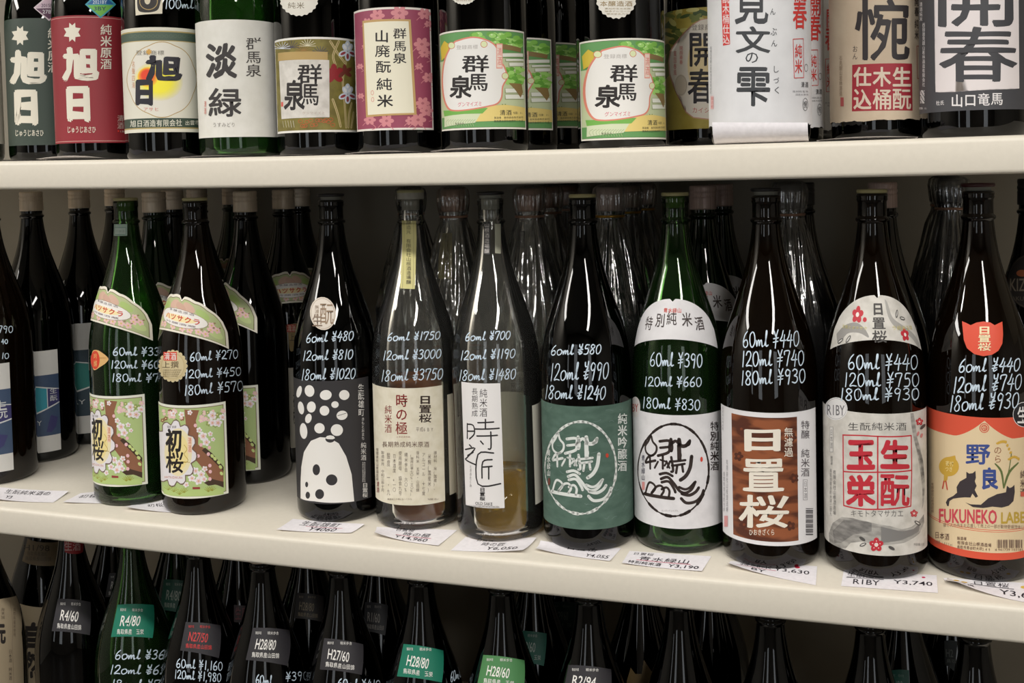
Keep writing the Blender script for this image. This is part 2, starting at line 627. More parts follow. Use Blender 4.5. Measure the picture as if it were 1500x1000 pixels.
        for ax, g in ((0, self.grid[0]), (1, self.grid[1])):
            if not g:
                continue
            vals = xs if ax == 0 else ys
            lo = self.cutlo[1] if ax == 1 else -1e9
            k0, k1 = math.floor(max(min(vals), lo) / g), math.ceil(max(vals) / g)
            for k in range(k0 + 1, k1):
                no = (1, 0, 0) if ax == 0 else (0, 1, 0)
                co = (k * g, 0, 0) if ax == 0 else (0, k * g, 0)
                bmesh.ops.bisect_plane(bm, geom=bm.verts[:] + bm.edges[:] + bm.faces[:], plane_co=co, plane_no=no, dist=1e-7)
        top = max(round(v.co.z) for v in bm.verts)
        step = min(self.step, 0.0005 / max(top, 1))
        for v in bm.verts:
            v.co = self.facet(v.co.x, v.co.y, self.base_lift + step * round(v.co.z))
        bmesh.ops.dissolve_degenerate(bm, edges=bm.edges[:], dist=1e-8)
        me = bpy.data.meshes.new(name)
        bm.to_mesh(me)
        bm.free()
        for m in self.mats:
            me.materials.append(m)
        me.polygons.foreach_set('use_smooth', [True] * len(me.polygons))
        return me


class Label(Art):
    """art on a bottle; x, y are the coordinates of a view (ox, oy, scale) of the photograph, or millimetres from (th0, z0)"""

    def __init__(self, b, view=None, mm=None):
        super().__init__()
        self.b, self.view, self.mm = b, view, mm
        self.warp = (1.0, 0.0, 0.0)     # widening, slope and droop of an unevenly stuck label
        self.cutlo = (0, 0.1799)

    def uv(self, x, y):
        ox, oy, sc = self.view
        return ox + x / sc, oy + y / sc

    def m(self, x, y):
        if self.mm:
            th, z = self.mm
            wx, tilt, droop = self.warp
            return th * R + x * wx / 1000, z + (y - tilt * x * wx - droop * (x / 60) ** 2) / 1000
        u, v = self.uv(x, y)
        return self.b.hit(u, v)

    def th(self, e, y):
        if isinstance(e, str):
            return (math.radians(float(e[1:])) + (0 if self.mm else self.b.facing)) * R
        return self.m(e, y)[0]

    def base(self, l, r, t, b, m, inset=None):
        uc = self.b.centre_u
        ym = (t + b) / 2
        if not self.mm:
            ox, oy, sc = self.view
            zt = self.m((uc - ox) * sc, t)[1]
            zb = self.m((uc - ox) * sc, b)[1]
        else:
            zt, zb = self.m(0, t)[1], self.m(0, b)[1]
        sl, sr = self.th(l, ym), self.th(r, ym)
        self.box = (sl, zb, sr, zt)
        self.poly_sz([(sl, zb), (sr, zb), (sr, zt), (sl, zt)], m)
        return self.box

    def inner(self, d, m, l=None, r=None, t=None, b=None):
        sl, zb, sr, zt = self.box
        d /= 1000
        q = (sl + (d if l is None else l / 1000), zb + (d if b is None else b / 1000), sr - (d if r is None else r / 1000), zt - (d if t is None else t / 1000))
        self.poly_sz([(q[0], q[1]), (q[2], q[1]), (q[2], q[3]), (q[0], q[3])], m)
        return q

    def frame(self, d, w, m):
        sl, zb, sr, zt = self.box
        d, w = d / 1000, w / 1000
        a = (sl + d, zb + d, sr - d, zt - d)
        self.layer += 1
        for q in ((a[0], a[1], a[2], a[1] + w), (a[0], a[3] - w, a[2], a[3]), (a[0], a[1], a[0] + w, a[3]), (a[2] - w, a[1], a[2], a[3])):
            self.add([(q[0], q[1]), (q[2], q[1]), (q[2], q[3]), (q[0], q[3])], [(0, 1, 2, 3)], m, False)

    def band(self, f0, f1, m, d=0):
        """horizontal band between heights f0, f1 (0 bottom .. 1 top of the base)"""
        sl, zb, sr, zt = self.box
        h = zt - zb
        d /= 1000
        self.poly_sz([(sl + d, zb + h * f0), (sr - d, zb + h * f0), (sr - d, zb + h * f1), (sl + d, zb + h * f1)], m)

    def place(self, s, z, lift):
        r = rad(z) + lift + self.b.extra
        a = s / R
        return (r * math.sin(a), -r * math.cos(a), z)

    def done(self, name='label', label=None, dth=0.0, dz=0.0, parent=None):
        me = self.mesh(name)
        o = link(name, me, parent or self.b.root)
        o.rotation_euler.z = dth
        o.location.z = dz
        if label:
            o['label'] = label
        return o


def reuse(name, src, bottle, dth=0.0, dz=0.0):
    o = link(name, src.data, bottle.root)
    o.rotation_euler.z = dth
    o.location.z = dz
    return o


UPZ, LOWZ = 0.4477, -0.4425
SHELVES = {'up': UPZ, 'mid': 0.0, 'low': LOWZ}


class Bottle:
    def __init__(self, u, v, y, shelf, g, cap=None, label='', film=None, group=None, tilt=0.0, extra=0.0, x=None, liquid=None, cat='bottle', copperband=False):
        X = on_y(u, v, y).x if x is None else x
        z = SHELVES[shelf] + max(sag(X - 0.048), sag(X + 0.048)) + 0.0004 + abs(tilt) * 0.05
        self.extra = extra
        self.root = empty('sake_bottle', (X, y, z), (0, tilt, 0))
        tag(self.root, label, cat, group)
        self.M = Matrix.Translation((X, y, z)) @ Matrix.Rotation(tilt, 4, 'Y')
        self.Mi = self.M.inverted()
        link('bottle_glass', body_mesh(g), self.root)
        if cap in ('pale', 'black', 'red', 'clear'):
            link('stopper', stopper_mesh(cap), self.root)
        elif cap is not None:
            link('screw_cap', cap_mesh(cap), self.root)
        if liquid:
            m, top = liquid
            p = [(0.0001, 0.0125), (0.046, 0.0105), (0.0490, 0.017)] + [(rad(q) - 0.0033, q) for q in (0.03, 0.1, 0.18, 0.2, 0.215, 0.23, 0.245, 0.26) if q < top] + [(rad(top) - 0.0033, top), (0.0001, top)]
            link('sake', lathe('sake', p, m, 64), self.root)
        if film is not None:
            link('plastic_wrap', film_mesh(film), self.root)
            link('tie_band', lathe('tie_band', [(0.0180, 0.3655), (0.0192, 0.3655), (0.0192, 0.3685), (0.0180, 0.3685)], GOLDBAND if copperband else COPPER, 40, closed=True), self.root)
        self.centre_u = proj(self.M @ Vector((0, 0, 0.1)))[0]
        self.facing = math.atan2(CAM.x - X, -(CAM.y - y))

    def hit(self, u, v):
        d = self.Mi.to_3x3() @ ray(u, v)
        o = self.Mi @ CAM
        r = R + self.extra
        z = 0.1
        for _ in range(14):
            a = d.x * d.x + d.y * d.y
            bb = o.x * d.x + o.y * d.y
            c = o.x * o.x + o.y * o.y - r * r
            disc = bb * bb - a * c
            t = (-bb - math.sqrt(disc)) / a if disc > 0 else -bb / a
            p = o + d * t
            z = p.z
            nr = rad(z) + self.extra
            if abs(nr - r) < 1e-6:
                break
            r = 0.5 * r + 0.5 * nr
        return math.atan2(p.x, -p.y) * R, z

    def prices(self, lines, view=(0, 0, 1), w=0.00115, m=None):
        a = Label(self, view)
        for ln in lines:
            s, x0, y0, x1, y1 = ln[:5]
            a.hand(s, x0, y0, x1, y1, m or PEN, w, ln[5] if len(ln) > 5 else 0)
        a.done('price_writing', 'white hand-written prices')


PEN = mat((206, 222, 236), 0.5)
T1, T2, T3, T4 = (0, 0, 3.7025), (380, 0, 3.7025), (740, 0, 3.7025), (1100, 0, 3.7025)
M1, M2, M3, M4 = (0, 260, 3.7025), (380, 260, 3.7025), (740, 260, 3.7025), (1100, 260, 3.7025)
N1, N2, N3, N4 = (0, 500, 3.7025), (380, 500, 3.7025), (740, 540, 3.7025), (1100, 560, 2.94)
L1, L2, L3, L4 = (0, 740, 3.75), (380, 740, 3.75), (740, 760, 3.75), (1100, 760, 3.75)
PX = (0, 0, 1)
WHITE, INK, RED = (234, 231, 226), (34, 28, 28), (176, 36, 46)
# ------------------------------------------------------------------ the room and the shelves


def box_me(name, x0, y0, z0, x1, y1, z1, m):
    vs = [(x, y, z) for z in (z0, z1) for y in (y0, y1) for x in (x0, x1)]
    fs = [(0, 2, 3, 1), (4, 5, 7, 6), (0, 1, 5, 4), (2, 6, 7, 3), (0, 4, 6, 2), (1, 3, 7, 5)]
    return mesh_from(name, vs, fs, [m], smooth=False)


def struct(name, me):
    return tag(link(name, me), kind='structure')


WALLM = noisy('dark_back_panel', (142, 135, 123), (152, 145, 132), 6, rough=0.75)
PALEWALL = noisy('pale_wall', (150, 146, 138), (160, 155, 146), 5, rough=0.8)
struct('wall_back', box_me('wall_back', -3.2, 0.56, -1.05, 3.0, 0.66, 1.56, WALLM))
struct('wall_front', box_me('wall_front', -3.2, -3.7, -1.05, 3.0, -3.6, 1.56, noisy('dim_wall', (98, 94, 88), (110, 105, 98), 5, rough=0.8)))
struct('wall_left', box_me('wall_left', -3.3, -3.7, -1.05, -3.2, 0.66, 1.56, PALEWALL))
struct('wall_right', box_me('wall_right', 3.0, -3.7, -1.05, 3.1, 0.66, 1.56, PALEWALL))
struct('floor', box_me('floor', -3.3, -3.7, -1.15, 3.1, 0.66, -1.05, noisy('floor_vinyl', (60, 56, 52), (72, 68, 62), 8, rough=0.5)))
struct('ceiling', box_me('ceiling', -3.3, -3.7, 1.56, 3.1, 0.66, 1.66, PALEWALL))


def shelf_board(z, label):
    t = 0.0362
    sec = [(0.56, -t), (0.0045, -t), (0.0022, -t + 0.0006), (0.0006, -t + 0.0022), (0.0, -t + 0.0045), (0.0, -0.0060), (0.0006, -0.0032), (0.0022, -0.0012), (0.0055, 0.0), (0.56, 0.0)]
    n = 60
    vs, fs = [], []
    for i in range(n + 1):
        x = -2.3 + 3.6 * i / n
        for y, zz in sec:
            vs.append((x, y, z + zz + sag(max(min(x, 0.75), -1.35))))
    k = len(sec)
    for i in range(n):
        for j in range(k):
            j2 = (j + 1) % k
            fs.append((i * k + j, i * k + j2, (i + 1) * k + j2, (i + 1) * k + j))
    fs.append(tuple(range(k)))
    fs.append(tuple(reversed([n * k + j for j in range(k)])))
    me = mesh_from('shelf_board', vs, fs, [SHELF])
    me.set_sharp_from_angle(angle=math.radians(35))
    o = link('shelf_board', me)
    tag(o, label, 'shelf', 'cream shelf boards of the bottle rack')
    return o


shelf_board(UPZ, 'cream metal shelf board carrying the top row of bottles')
shelf_board(0.0, 'cream metal shelf board across the middle under the bottles with hand-written prices')
shelf_board(LOWZ, 'cream metal shelf board at the bottom under the dark bottles')


GLOW = bpy.data.materials.new('glowing_pane')
GLOW.use_nodes = True
GLOW.node_tree.nodes['Principled BSDF'].inputs['Emission Color'].default_value = (0.86, 0.93, 1.0, 1)
GLOW.node_tree.nodes['Principled BSDF'].inputs['Emission Strength'].default_value = 1.25
FRM = mat((90, 88, 84), 0.5)
for i, (x0, x1) in enumerate(((-2.6, -2.35), (-1.25, -0.72), (1.15, 1.75))):  # unseen glowing panes, added for streaks on the bottle necks and fill light
    w = struct('window_%d' % (i + 1), box_me('window_%d' % (i + 1), x0, -3.6, -0.55, x1, -3.595, 1.05, GLOW))
    f = link('window_frame', box_me('window_frame', x0 - .04, -3.6, -0.59, x1 + .04, -3.598, 1.09, FRM), w)
# ------------------------------------------------------------------ middle shelf, front row
SILVER = mat((206, 196, 184), 0.35, 0.4)


def hatsu_art(a):
    """cherry blossom label, in the view of the brown bottle"""
    a.base('d-86', 1232, 342, 848, (232, 232, 218))
    q = a.inner(3.2, (112, 82, 60))
    a.inner(4.0, (180, 200, 134))
    BR, PK, WH = (146, 98, 72), (236, 196, 200), (240, 236, 236)
    DK = (70, 50, 36)
    a.poly([(1000, 368), (1080, 372), (1062, 430), (1076, 500), (1075, 560), (1130, 590), (1212, 690), (1212, 785), (1160, 775), (1110, 700), (1060, 640), (1030, 560), (1010, 470)], BR)
    a.poly([(1095, 590), (1112, 575), (1150, 605), (1213, 680), (1213, 705), (1150, 640)], DK)
    a.poly([(1105, 765), (1150, 745), (1213, 760), (1213, 792), (1170, 775), (1130, 782)], DK)
    for i in range(26):     # flower mass upper left and right
        x, y = random.uniform(1085, 1212), random.uniform(372, 455)
        a.flower(x, y, random.uniform(9, 15), PK if i % 3 else (150, 168, 96), (238, 226, 170), random.random())
    for i in range(16):
        a.flower(random.uniform(880, 1000), random.uniform(372, 430), random.uniform(9, 14), PK if i % 3 else BR, (238, 226, 170), random.random())
    for x, y, r in ((1150, 400, 24), (1180, 440, 24), (1205, 410, 18), (1150, 440, 20), (1030, 385, 14), (985, 395, 16), (940, 390, 16), (1100, 512, 24), (1118, 545, 22), (1080, 480, 16), (1140, 500, 14), (1155, 530, 12),
                    (1060, 700, 20), (1090, 720, 22), (1110, 690, 16), (1040, 740, 20), (1075, 755, 22), (1105, 745, 18), (1010, 775, 16)):
        a.flower(x, y, r, WH, (214, 190, 70), x * .1)
        a.flower(x + 2, y + 1, r * .55, PK, (206, 170, 50), x * .13)
    for x, y in ((1130, 610), (1138, 672), (1140, 705), (1138, 745), (1135, 575), (1090, 560), (1060, 455), (1075, 620)):
        a.ell(x, y, 9, 10, (238, 190, 196))
    for x, y in ((1165, 635), (1185, 655), (1195, 680), (1150, 620), (1200, 715)):
        a.ell(x, y, 8, 11, (206, 220, 140), -.6)
    # big pale double blossom
    for k in range(12):
        t = 2 * math.pi * k / 12 + .1
        cx, cy = 945 + 62 * math.cos(t), 605 + 128 * math.sin(t)
        tip = (945 + 128 * math.cos(t), 605 + 186 * math.sin(t))
        w = .34
        l, r = (945 + 92 * math.cos(t - w), 605 + 150 * math.sin(t - w)), (945 + 92 * math.cos(t + w), 605 + 150 * math.sin(t + w))
        a.poly([(945, 605), l, (945 + 122 * math.cos(t - .13), 605 + 178 * math.sin(t - .13)), tip, (945 + 122 * math.cos(t + .13), 605 + 178 * math.sin(t + .13)), r], (118, 92, 82))
    for k in range(12):
        t = 2 * math.pi * k / 12 + .1
        w = .30
        a.poly([(945, 605), (945 + 90 * math.cos(t - w), 605 + 147 * math.sin(t - w)), (945 + 117 * math.cos(t - .11), 605 + 174 * math.sin(t - .11)), (945 + 121 * math.cos(t), 605 + 178 * math.sin(t)), (945 + 117 * math.cos(t + .11), 605 + 174 * math.sin(t + .11)), (945 + 90 * math.cos(t + w), 605 + 147 * math.sin(t + w))], (232, 228, 232))
    a.ell(968, 600, 74, 130, (238, 226, 186))
    a.ell(968, 600, 55, 100, (240, 222, 156))
    a.line([(1000, 560), (1015, 585), (1000, 610), (1020, 640), (1010, 655), (985, 650), (1030, 655)], .0007, (190, 160, 60))
    a.text('初', 898, 468, 992, 600, INK, .045)
    a.text('桜', 898, 590, 1000, 715, INK, .045)
    a.rect(1018, 515, 1042, 605, (240, 214, 190))
    a.text('清酒', 1020, 518, 1040, 600, (210, 120, 90), .01, True)
    a.text('HATSUZAKURA', 895, 728, 992, 740, (200, 130, 110), .01, skew=4)
    a.text('登録', 905, 455, 960, 470, (90, 80, 80), 0)
    # grass at the foot
    a.poly([(885, 775), (960, 790), (1040, 805), (1120, 790), (1200, 795), (1212, 800), (1212, 826), (1050, 838), (890, 822)], (182, 204, 128))
    for x, y in ((915, 790), (1000, 805), (945, 800), (1130, 800), (1150, 795), (975, 815)):
        for k in range(6):
            t = -math.pi / 2 + (k - 2.5) * .4
            a.line([(x, y + 15), (x + 26 * math.cos(t), y + 15 + 30 * math.sin(t))], .0007, (150, 150, 50), False, True)
    a.rect(1045, 788, 1085, 800, (150, 60, 60))


def fan(a, w, zt, zb, droop, m, notch=3.0, scal=0.0, n=28):
    """a shoulder label: fan with a notch at the top centre, ends drooping; millimetres"""
    pts = []
    for i in range(n + 1):
        s = -w + 2 * w * i / n
        f = abs(s) / w
        h = zt * math.sqrt(max(0, 1 - f ** 2.6)) - droop * f * f * 0.75 - (notch if i == n // 2 else 0) + scal * abs(math.sin(f * 9.4)) * (1 if 0.05 < f < .97 else 0)
        pts.append((s, max(h, -droop * f * f + 1.0 if f > .98 else h)))
    for i in range(n, -1, -1):
        s = -w + 2 * w * i / n
        f = abs(s) / w
        pts.append((s * .985, zb - droop * f * f))
    a.poly(pts, m)


def hatsu_shoulder(a):
    G = (176, 186, 134)
    fan(a, 60, 25, -19, 9, (230, 224, 208), 4, 1.5)
    fan(a, 56.5, 21.8, -16.5, 8.5, (110, 100, 66), 3, 1.5)
    fan(a, 55.5, 21, -15.8, 8.5, G, 3, 1.5)
    for x, y, c in ((-30, 9, (166, 190, 110)), (30, 9, (166, 190, 110)), (44, -12, (190, 204, 140)), (-44, -12, (190, 204, 140)), (12, 14, (206, 170, 150)), (-12, 14, (206, 170, 150)), (0, 12, (198, 160, 140))):
        a.ell(x, y, 9, 5, c, .4 if x < 0 else -.4)
    for x, y in ((40, -2), (46, -7), (38, -8), (-40, -2), (-46, -7), (24, -13), (32, -14), (-24, -13), (-32, -14), (5, -12.5), (14, -12.8), (-8, -12.5)):
        a.flower(x, y, 4.2, (232, 190, 190), (214, 190, 110), x)
        a.ell(x + 4, y + 3.5, 1.6, .9, (150, 120, 90), .5)
    a.ell(0, -1, 36, 11, (150, 120, 110))
    a.ell(0, -1, 35.4, 10.5, (234, 230, 224))
    a.ell(-2, -1.5, 24, 4, (240, 222, 170))
    for i, c in enumerate('ハツサクラ'):
        s = -25 + 10.6 * i
        a.glyph(c, s, 3.2, s + 10, -5.2, (196, 60, 40), .03, False, newlayer=False)
    a.text('本醸造原酒', -20, 8.6, 20, 5.2, (110, 100, 110), .0)
    a.text('吟醸酒蔵', -22, -6.2, 22, -9, (130, 110, 120), .0)


b0 = Bottle(None, None, 0.0918, 'mid', G_GREEN, 'pale', 'green glass sake bottle with a blossom label, between two dark bottles on the middle shelf', x=-0.9417)
b1 = Bottle(None, None, 0.0851, 'mid', G_BROWN, 'pale', 'open brown sake bottle with a blossom label and round gold sticker, priced from 270', x=-0.8296)
b2 = Bottle(None, None, 0.1062, 'mid', G_NAVY, 'black', 'black sake bottle with a black label of white dots and a white dome', x=-0.6451)
b3 = Bottle(None, None, 0.1060, 'mid', G_CLEAR, 'clear', 'clear sake bottle holding amber sake, cream label with red lettering and a yellow neck strip', x=-0.536, liquid=(LIQ_AMBER, 0.172))
b4 = Bottle(None, None, 0.0936, 'mid', G_CLEAR, 'black', 'clear sake bottle with a narrow white label and little golden sake left', x=-0.423, tilt=-0.012, liquid=(LIQ_GOLD, 0.066))
b5 = Bottle(None, None, 0.0926, 'mid', G_NAVY, 'pale', 'black sake bottle with a grey-green label bearing a white brushed circle', x=-0.3145)
b6 = Bottle(None, None, 0.1104, 'mid', G_GREEN, 'pale', 'green sake bottle with a white label of black brushwork and a white fan shoulder label', x=-0.2105)
b7 = Bottle(None, None, 0.0897, 'mid', G_BROWN, 'black', 'brown sake bottle with a brown wood-grain label and bold white characters', x=-0.1072)
b8 = Bottle(None, None, 0.0872, 'mid', G_BROWN, 'pale', 'brown sake bottle with a red square seal and plum blossoms on a grey label', x=0.0027)
b9 = Bottle(None, None, 0.1038, 'mid', G_BROWN, 'red', 'brown sake bottle with an orange and cream label showing two black cats', x=0.1078)

# --- blossom labels
a = Label(b1, N1)
hatsu_art(a)
lab1 = a.done()
edge1, lab_top = a.box[2] / R, a.box[3]
t = Label(b0, N1)
edge0, top0 = t.m(793, 530)[0] / R, t.m(650, 296)[1]
lab0 = reuse('label', lab1, b0, edge0 - edge1, top0 - lab_top)
a = Label(b1, M1)
n1 = a.m(985, 672)
sh = Label(b1, mm=(0.0, n1[1] - 0.019))
sh.warp = (1.15, 0.17, 5.0)
hatsu_shoulder(sh)
sh1 = sh.done('shoulder_label', dth=n1[0] / R)
sh = Label(b1, mm=(0.0, n1[1] - 0.019))
sh.warp = (1.1, 0.0, 2.0)
hatsu_shoulder(sh)
level_shoulder = sh.mesh('shoulder_label')
n0 = Label(b0, M1).m(590, 628)
sh0 = reuse('shoulder_label', sh1, b0, n0[0] / R, n0[1] - n1[1])
# gold sticker
a = Label(b1, N1)
a.grid = (0.004, 0.004)
for k in range(20):
    t = 2 * math.pi * k / 20
    a.ell(938 + 68 * math.cos(t), 133 + 76 * math.sin(t), 12, 13, (206, 190, 150), 0, 8)
a.ell(938, 133, 70, 78, (204, 186, 142))
a.ell(938, 133, 62, 70, (176, 156, 112))
a.ell(938, 133, 60, 68, (208, 192, 152))
a.rect(888, 56, 960, 103, (208, 60, 40))
a.text('清酒', 890, 58, 958, 101, WHITE, .02, skew=2)
a.text('上撰', 878, 105, 972, 145, (90, 74, 50), .01)
for k in range(4):
    a.text('本醸造仕込品質保証', 885, 150 + 11 * k, 985 - 6 * k, 159 + 11 * k, (130, 112, 80), .0)
a.done('round_sticker', 'round gold sticker')
a = Label(b0, N1)
a.poly([(497, 80), (505, 50), (530, 47), (560, 65), (583, 85), (587, 100), (570, 120), (540, 140), (515, 155), (503, 140)], (222, 178, 116), True)
a.ell(517, 100, 24, 50, (214, 66, 42))
a.text('吟醸', 508, 62, 528, 138, (240, 190, 120), .0, True)
a.text('品質本位', 540, 85, 578, 93, (190, 140, 80))
a.done('round_sticker', 'orange and tan sticker')
a = Label(b0, M1)
a.rect(617, 252, 690, 315, (150, 172, 160))
a.rect(621, 270, 684, 309, (60, 110, 96))
a.rect(623, 272, 682, 307, (166, 182, 172))
a.text('吟醸酒', 628, 284, 676, 298, (140, 156, 146))
a.done('neck_sticker', 'small pale sticker on the neck')
b0.prices([('60ml Y33', 612, 28, 872, 80), ('120ml Y60', 600, 100, 868, 150), ('180ml Y7', 605, 170, 866, 222)], N1, .0013)
b1.prices([('60ml Y270', 1030, 55, 1295, 112, -18), ('120ml Y450', 1002, 150, 1312, 205, -18), ('180ml Y570', 998, 232, 1322, 298, -28)], N1, .0012)

# --- b2: dots and dome
a = Label(b2, N2)
BLK = (50, 48, 50)
a.base('d-84', 600, 212, 880, BLK)
for x, y, rx, ry in ((272, 268, 26, 32), (360, 290, 32, 27), (460, 290, 28, 27), (226, 360, 16, 35), (282, 355, 24, 30), (353, 375, 26, 27), (410, 342, 20, 18), (448, 400, 30, 25), (266, 417, 17, 26), (240, 485, 20, 43), (326, 470, 28, 28), (420, 480, 33, 32), (216, 272, 13, 32)):
    a.ell(x, y, rx, ry, WHITE, random.uniform(-.3, .3))
a.poly([(224, 850), (224, 760), (228, 680), (242, 600), (280, 538), (330, 518), (380, 522), (430, 552), (470, 622), (500, 720), (514, 866), (450, 872), (380, 874), (300, 866), (250, 860)], WHITE)
a.ell(384, 528, 26, 20, BLK)
a.poly([(358, 524), (366, 512), (384, 508), (402, 512), (410, 524), (398, 530), (370, 529)], WHITE)
for x, y, rx, ry in ((309, 695, 20, 30), (392, 750, 31, 30), (257, 775, 8, 15), (263, 833, 12, 19), (327, 827, 24, 27)):
    a.ell(x, y, rx, ry, BLK)
a.line([(425, 402), (470, 388)], .0006, BLK)
a.text('生酛雄町', 533, 228, 568, 405, WHITE, .005, True, skew=2)
a.text('きもとおまち', 552, 410, 570, 535, WHITE, 0, True)
a.text('純米酒', 548, 545, 580, 645, WHITE, .005, True)
a.text('有限会社山根酒造場鳥取県', 556, 652, 565, 762, WHITE, 0, True)
a.text('製造年月内容量原材料名米', 566, 652, 574, 762, WHITE, 0, True)
a.text('日置桜', 556, 765, 588, 845, WHITE, .02, True)
a.done('label', 'black paper label with white dots and a white dome')
a = Label(b2, M2)
a.grid = (.003, .003)
a.ell(345, 737, 70, 90, (212, 200, 186), -.12)
a.ell(345, 737, 64, 83, (150, 132, 116), -.12)
a.ell(345, 737, 62, 81, (216, 206, 194), -.12)
a.text('酛', 325, 670, 405, 800, (140, 116, 92), .01)
a.text('生', 285, 735, 345, 810, (120, 100, 84), .01)
a.text('無濾過', 300, 690, 325, 760, (150, 130, 110), 0, True)
a.done('round_sticker', 'oval silver sticker')
b2.prices([('60ml y480', 255, 838, 515, 900, -14), ('120ml y810', 235, 935, 512, 998, -10)], M2, .0012)
b2.prices([('180ml y1020', 228, 145, 525, 215, -8)], N2, .0012)

# --- b3: cream label
a = Label(b3, N2)
a.base('d-80', 1000, 252, 888, CREAMFIB)
DR, GR = (132, 38, 36), (120, 104, 92)
a.text('時の極', 736, 282, 806, 506, DR, .02, True)
a.text('純米酒', 678, 343, 720, 496, DR, .01, True)
for c, y in (('日', 290), ('置', 340), ('桜', 390)):
    a.glyph(c, 862, y, 936, y + 50, (52, 36, 30), .04)
a.text('平成6BY', 848, 462, 950, 490, GR, 0)
a.text('ときのきわみ', 742, 512, 818, 522, (140, 60, 54), 0)
a.text('長期熟成純米原酒', 664, 540, 922, 574, (110, 84, 72), .005)
cols = ['製造年月 令和三年十月', '酸度 一・九', '日本酒度 +一〇', '使用酵母 協会九号', '精米歩合 六〇%', '(使用比率七〇%・三〇%)', '原料米 玉栄・山田錦', 'アルコール 十七度', '米麹(国産米)', '原材料 米(国産)、']
for i, c in enumerate(cols):
    x = 660 + 31.5 * i
    a.text(c, x, 592 + (i % 3) * 8, x + 19, 815 + (i % 2) * 20 - (30 if i == 9 else 0), (140, 128, 116), 0, True)
a.text('飲酒は二十歳になってから', 695, 848, 828, 860, GR)
a.text('内容量八百ml', 912, 848, 978, 860, GR)
a.text('有限会社山根酒造場', 634, 575, 648, 755, GR, 0, True)
a.text('清酒', 637, 757, 652, 818, DR, .01, True)
a.done('label', 'cream paper label with red and brown lettering')
a = Label(b3, M2)
a.grid = (.004, .004)
YL = (204, 196, 132)
a.poly([(772, 232), (850, 234), (852, 330), (848, 450), (842, 604), (764, 600), (770, 470), (775, 350)], YL)
a.line([(784, 236), (784, 420), (776, 598)], .0005, INK, False)
a.line([(836, 236), (836, 420), (832, 600)], .0005, INK, False)
a.text('醸造元 有限会社山根酒造場醸', 795, 232, 824, 578, (92, 84, 60), .0, True)
a.done('neck_strip', 'pale yellow paper strip down the neck')
b3.prices([('60ml y1750', 695, 838, 985, 890, -10), ('120ml y3000', 670, 935, 990, 995, -12)], M2, .0012)
b3.prices([('180ml y3750', 660, 150, 1000, 222, -12)], N2, .0012)

a = Label(b3, mm=(0, 0))
a.base('d70', 'd290', 158, 36, (206, 200, 184))
a.done('back_label', 'white back label seen through the glass')

# --- b4: narrow white label
a = Label(b4, N2)
a.base(1108, 1318, 226, 904, (232, 229, 228))
K = (40, 36, 38)
a.text('純米酒', 1192, 254, 1238, 410, (56, 50, 52), .0, True)
a.text('長期熟成', 1150, 250, 1186, 408, (56, 50, 52), 0, True)
for st in ([(1128, 445), (1128, 525)], [(1130, 448), (1160, 455), (1166, 500), (1140, 528)], [(1130, 486), (1164, 486)],
           [(1185, 440), (1270, 436)], [(1226, 422), (1226, 470)], [(1172, 474), (1300, 470)], [(1180, 512), (1290, 508)], [(1255, 490), (1256, 575), (1242, 582)], [(1200, 540), (1214, 556)],
           [(1140, 560), (1150, 570)], [(1118, 585), (1170, 578), (1128, 628), (1120, 640), (1175, 668)], [(1130, 618), (1160, 600)],
           [(1270, 604), (1186, 612), (1186, 772), (1308, 770)], [(1262, 640), (1212, 652), (1208, 740)], [(1214, 680), (1262, 676)], [(1244, 680), (1244, 745)]):
    a.line(st, .0017, K, True, False)
a.text('ときのたくみ', 1140, 668, 1153, 790, (120, 112, 112), 0, True)
for c, y in (('日', 790), ('置', 814), ('桜', 838)):
    a.glyph(c, 1194, y, 1226, y + 24, K, .03)
a.text('OLD SAKE', 1172, 868, 1264, 884, (80, 76, 78), 0, skew=4)
a.text('TOKINOTAKUMI HIOKIZAKURA', 1136, 886, 1302, 897, (110, 104, 106), 0, skew=5)
a.done('label', 'narrow white label with thin black brush writing')
a = Label(b4, M2)
a.grid = (.004, .004)
a.poly([(1215, 238), (1252, 240), (1252, 330), (1249, 418), (1217, 415)], (40, 38, 40))
a.text('山根酒造場醸', 1219, 243, 1249, 412, (206, 200, 196), 0, True)
a.done('neck_strip', 'narrow black strip down the neck')
a = Label(b4, M2)
a.grid = (.004, .004)
a.poly([(1276, 250), (1308, 250), (1309, 412), (1278, 410)], (150, 150, 132))
a.done('neck_strip', 'narrow pale strip down the neck')
b4.prices([('60ml y700', 1118, 835, 1365, 890, -10), ('120ml y1190', 1090, 935, 1392, 995, -14)], M2, .0012)
b4.prices([('180ml y1480', 1082, 150, 1395, 218, -10)], N2, .0012)

a = Label(b4, mm=(0, 0))
a.base('d70', 'd290', 152, 36, (222, 218, 204))
a.done('back_label', 'white back label seen through the glass')


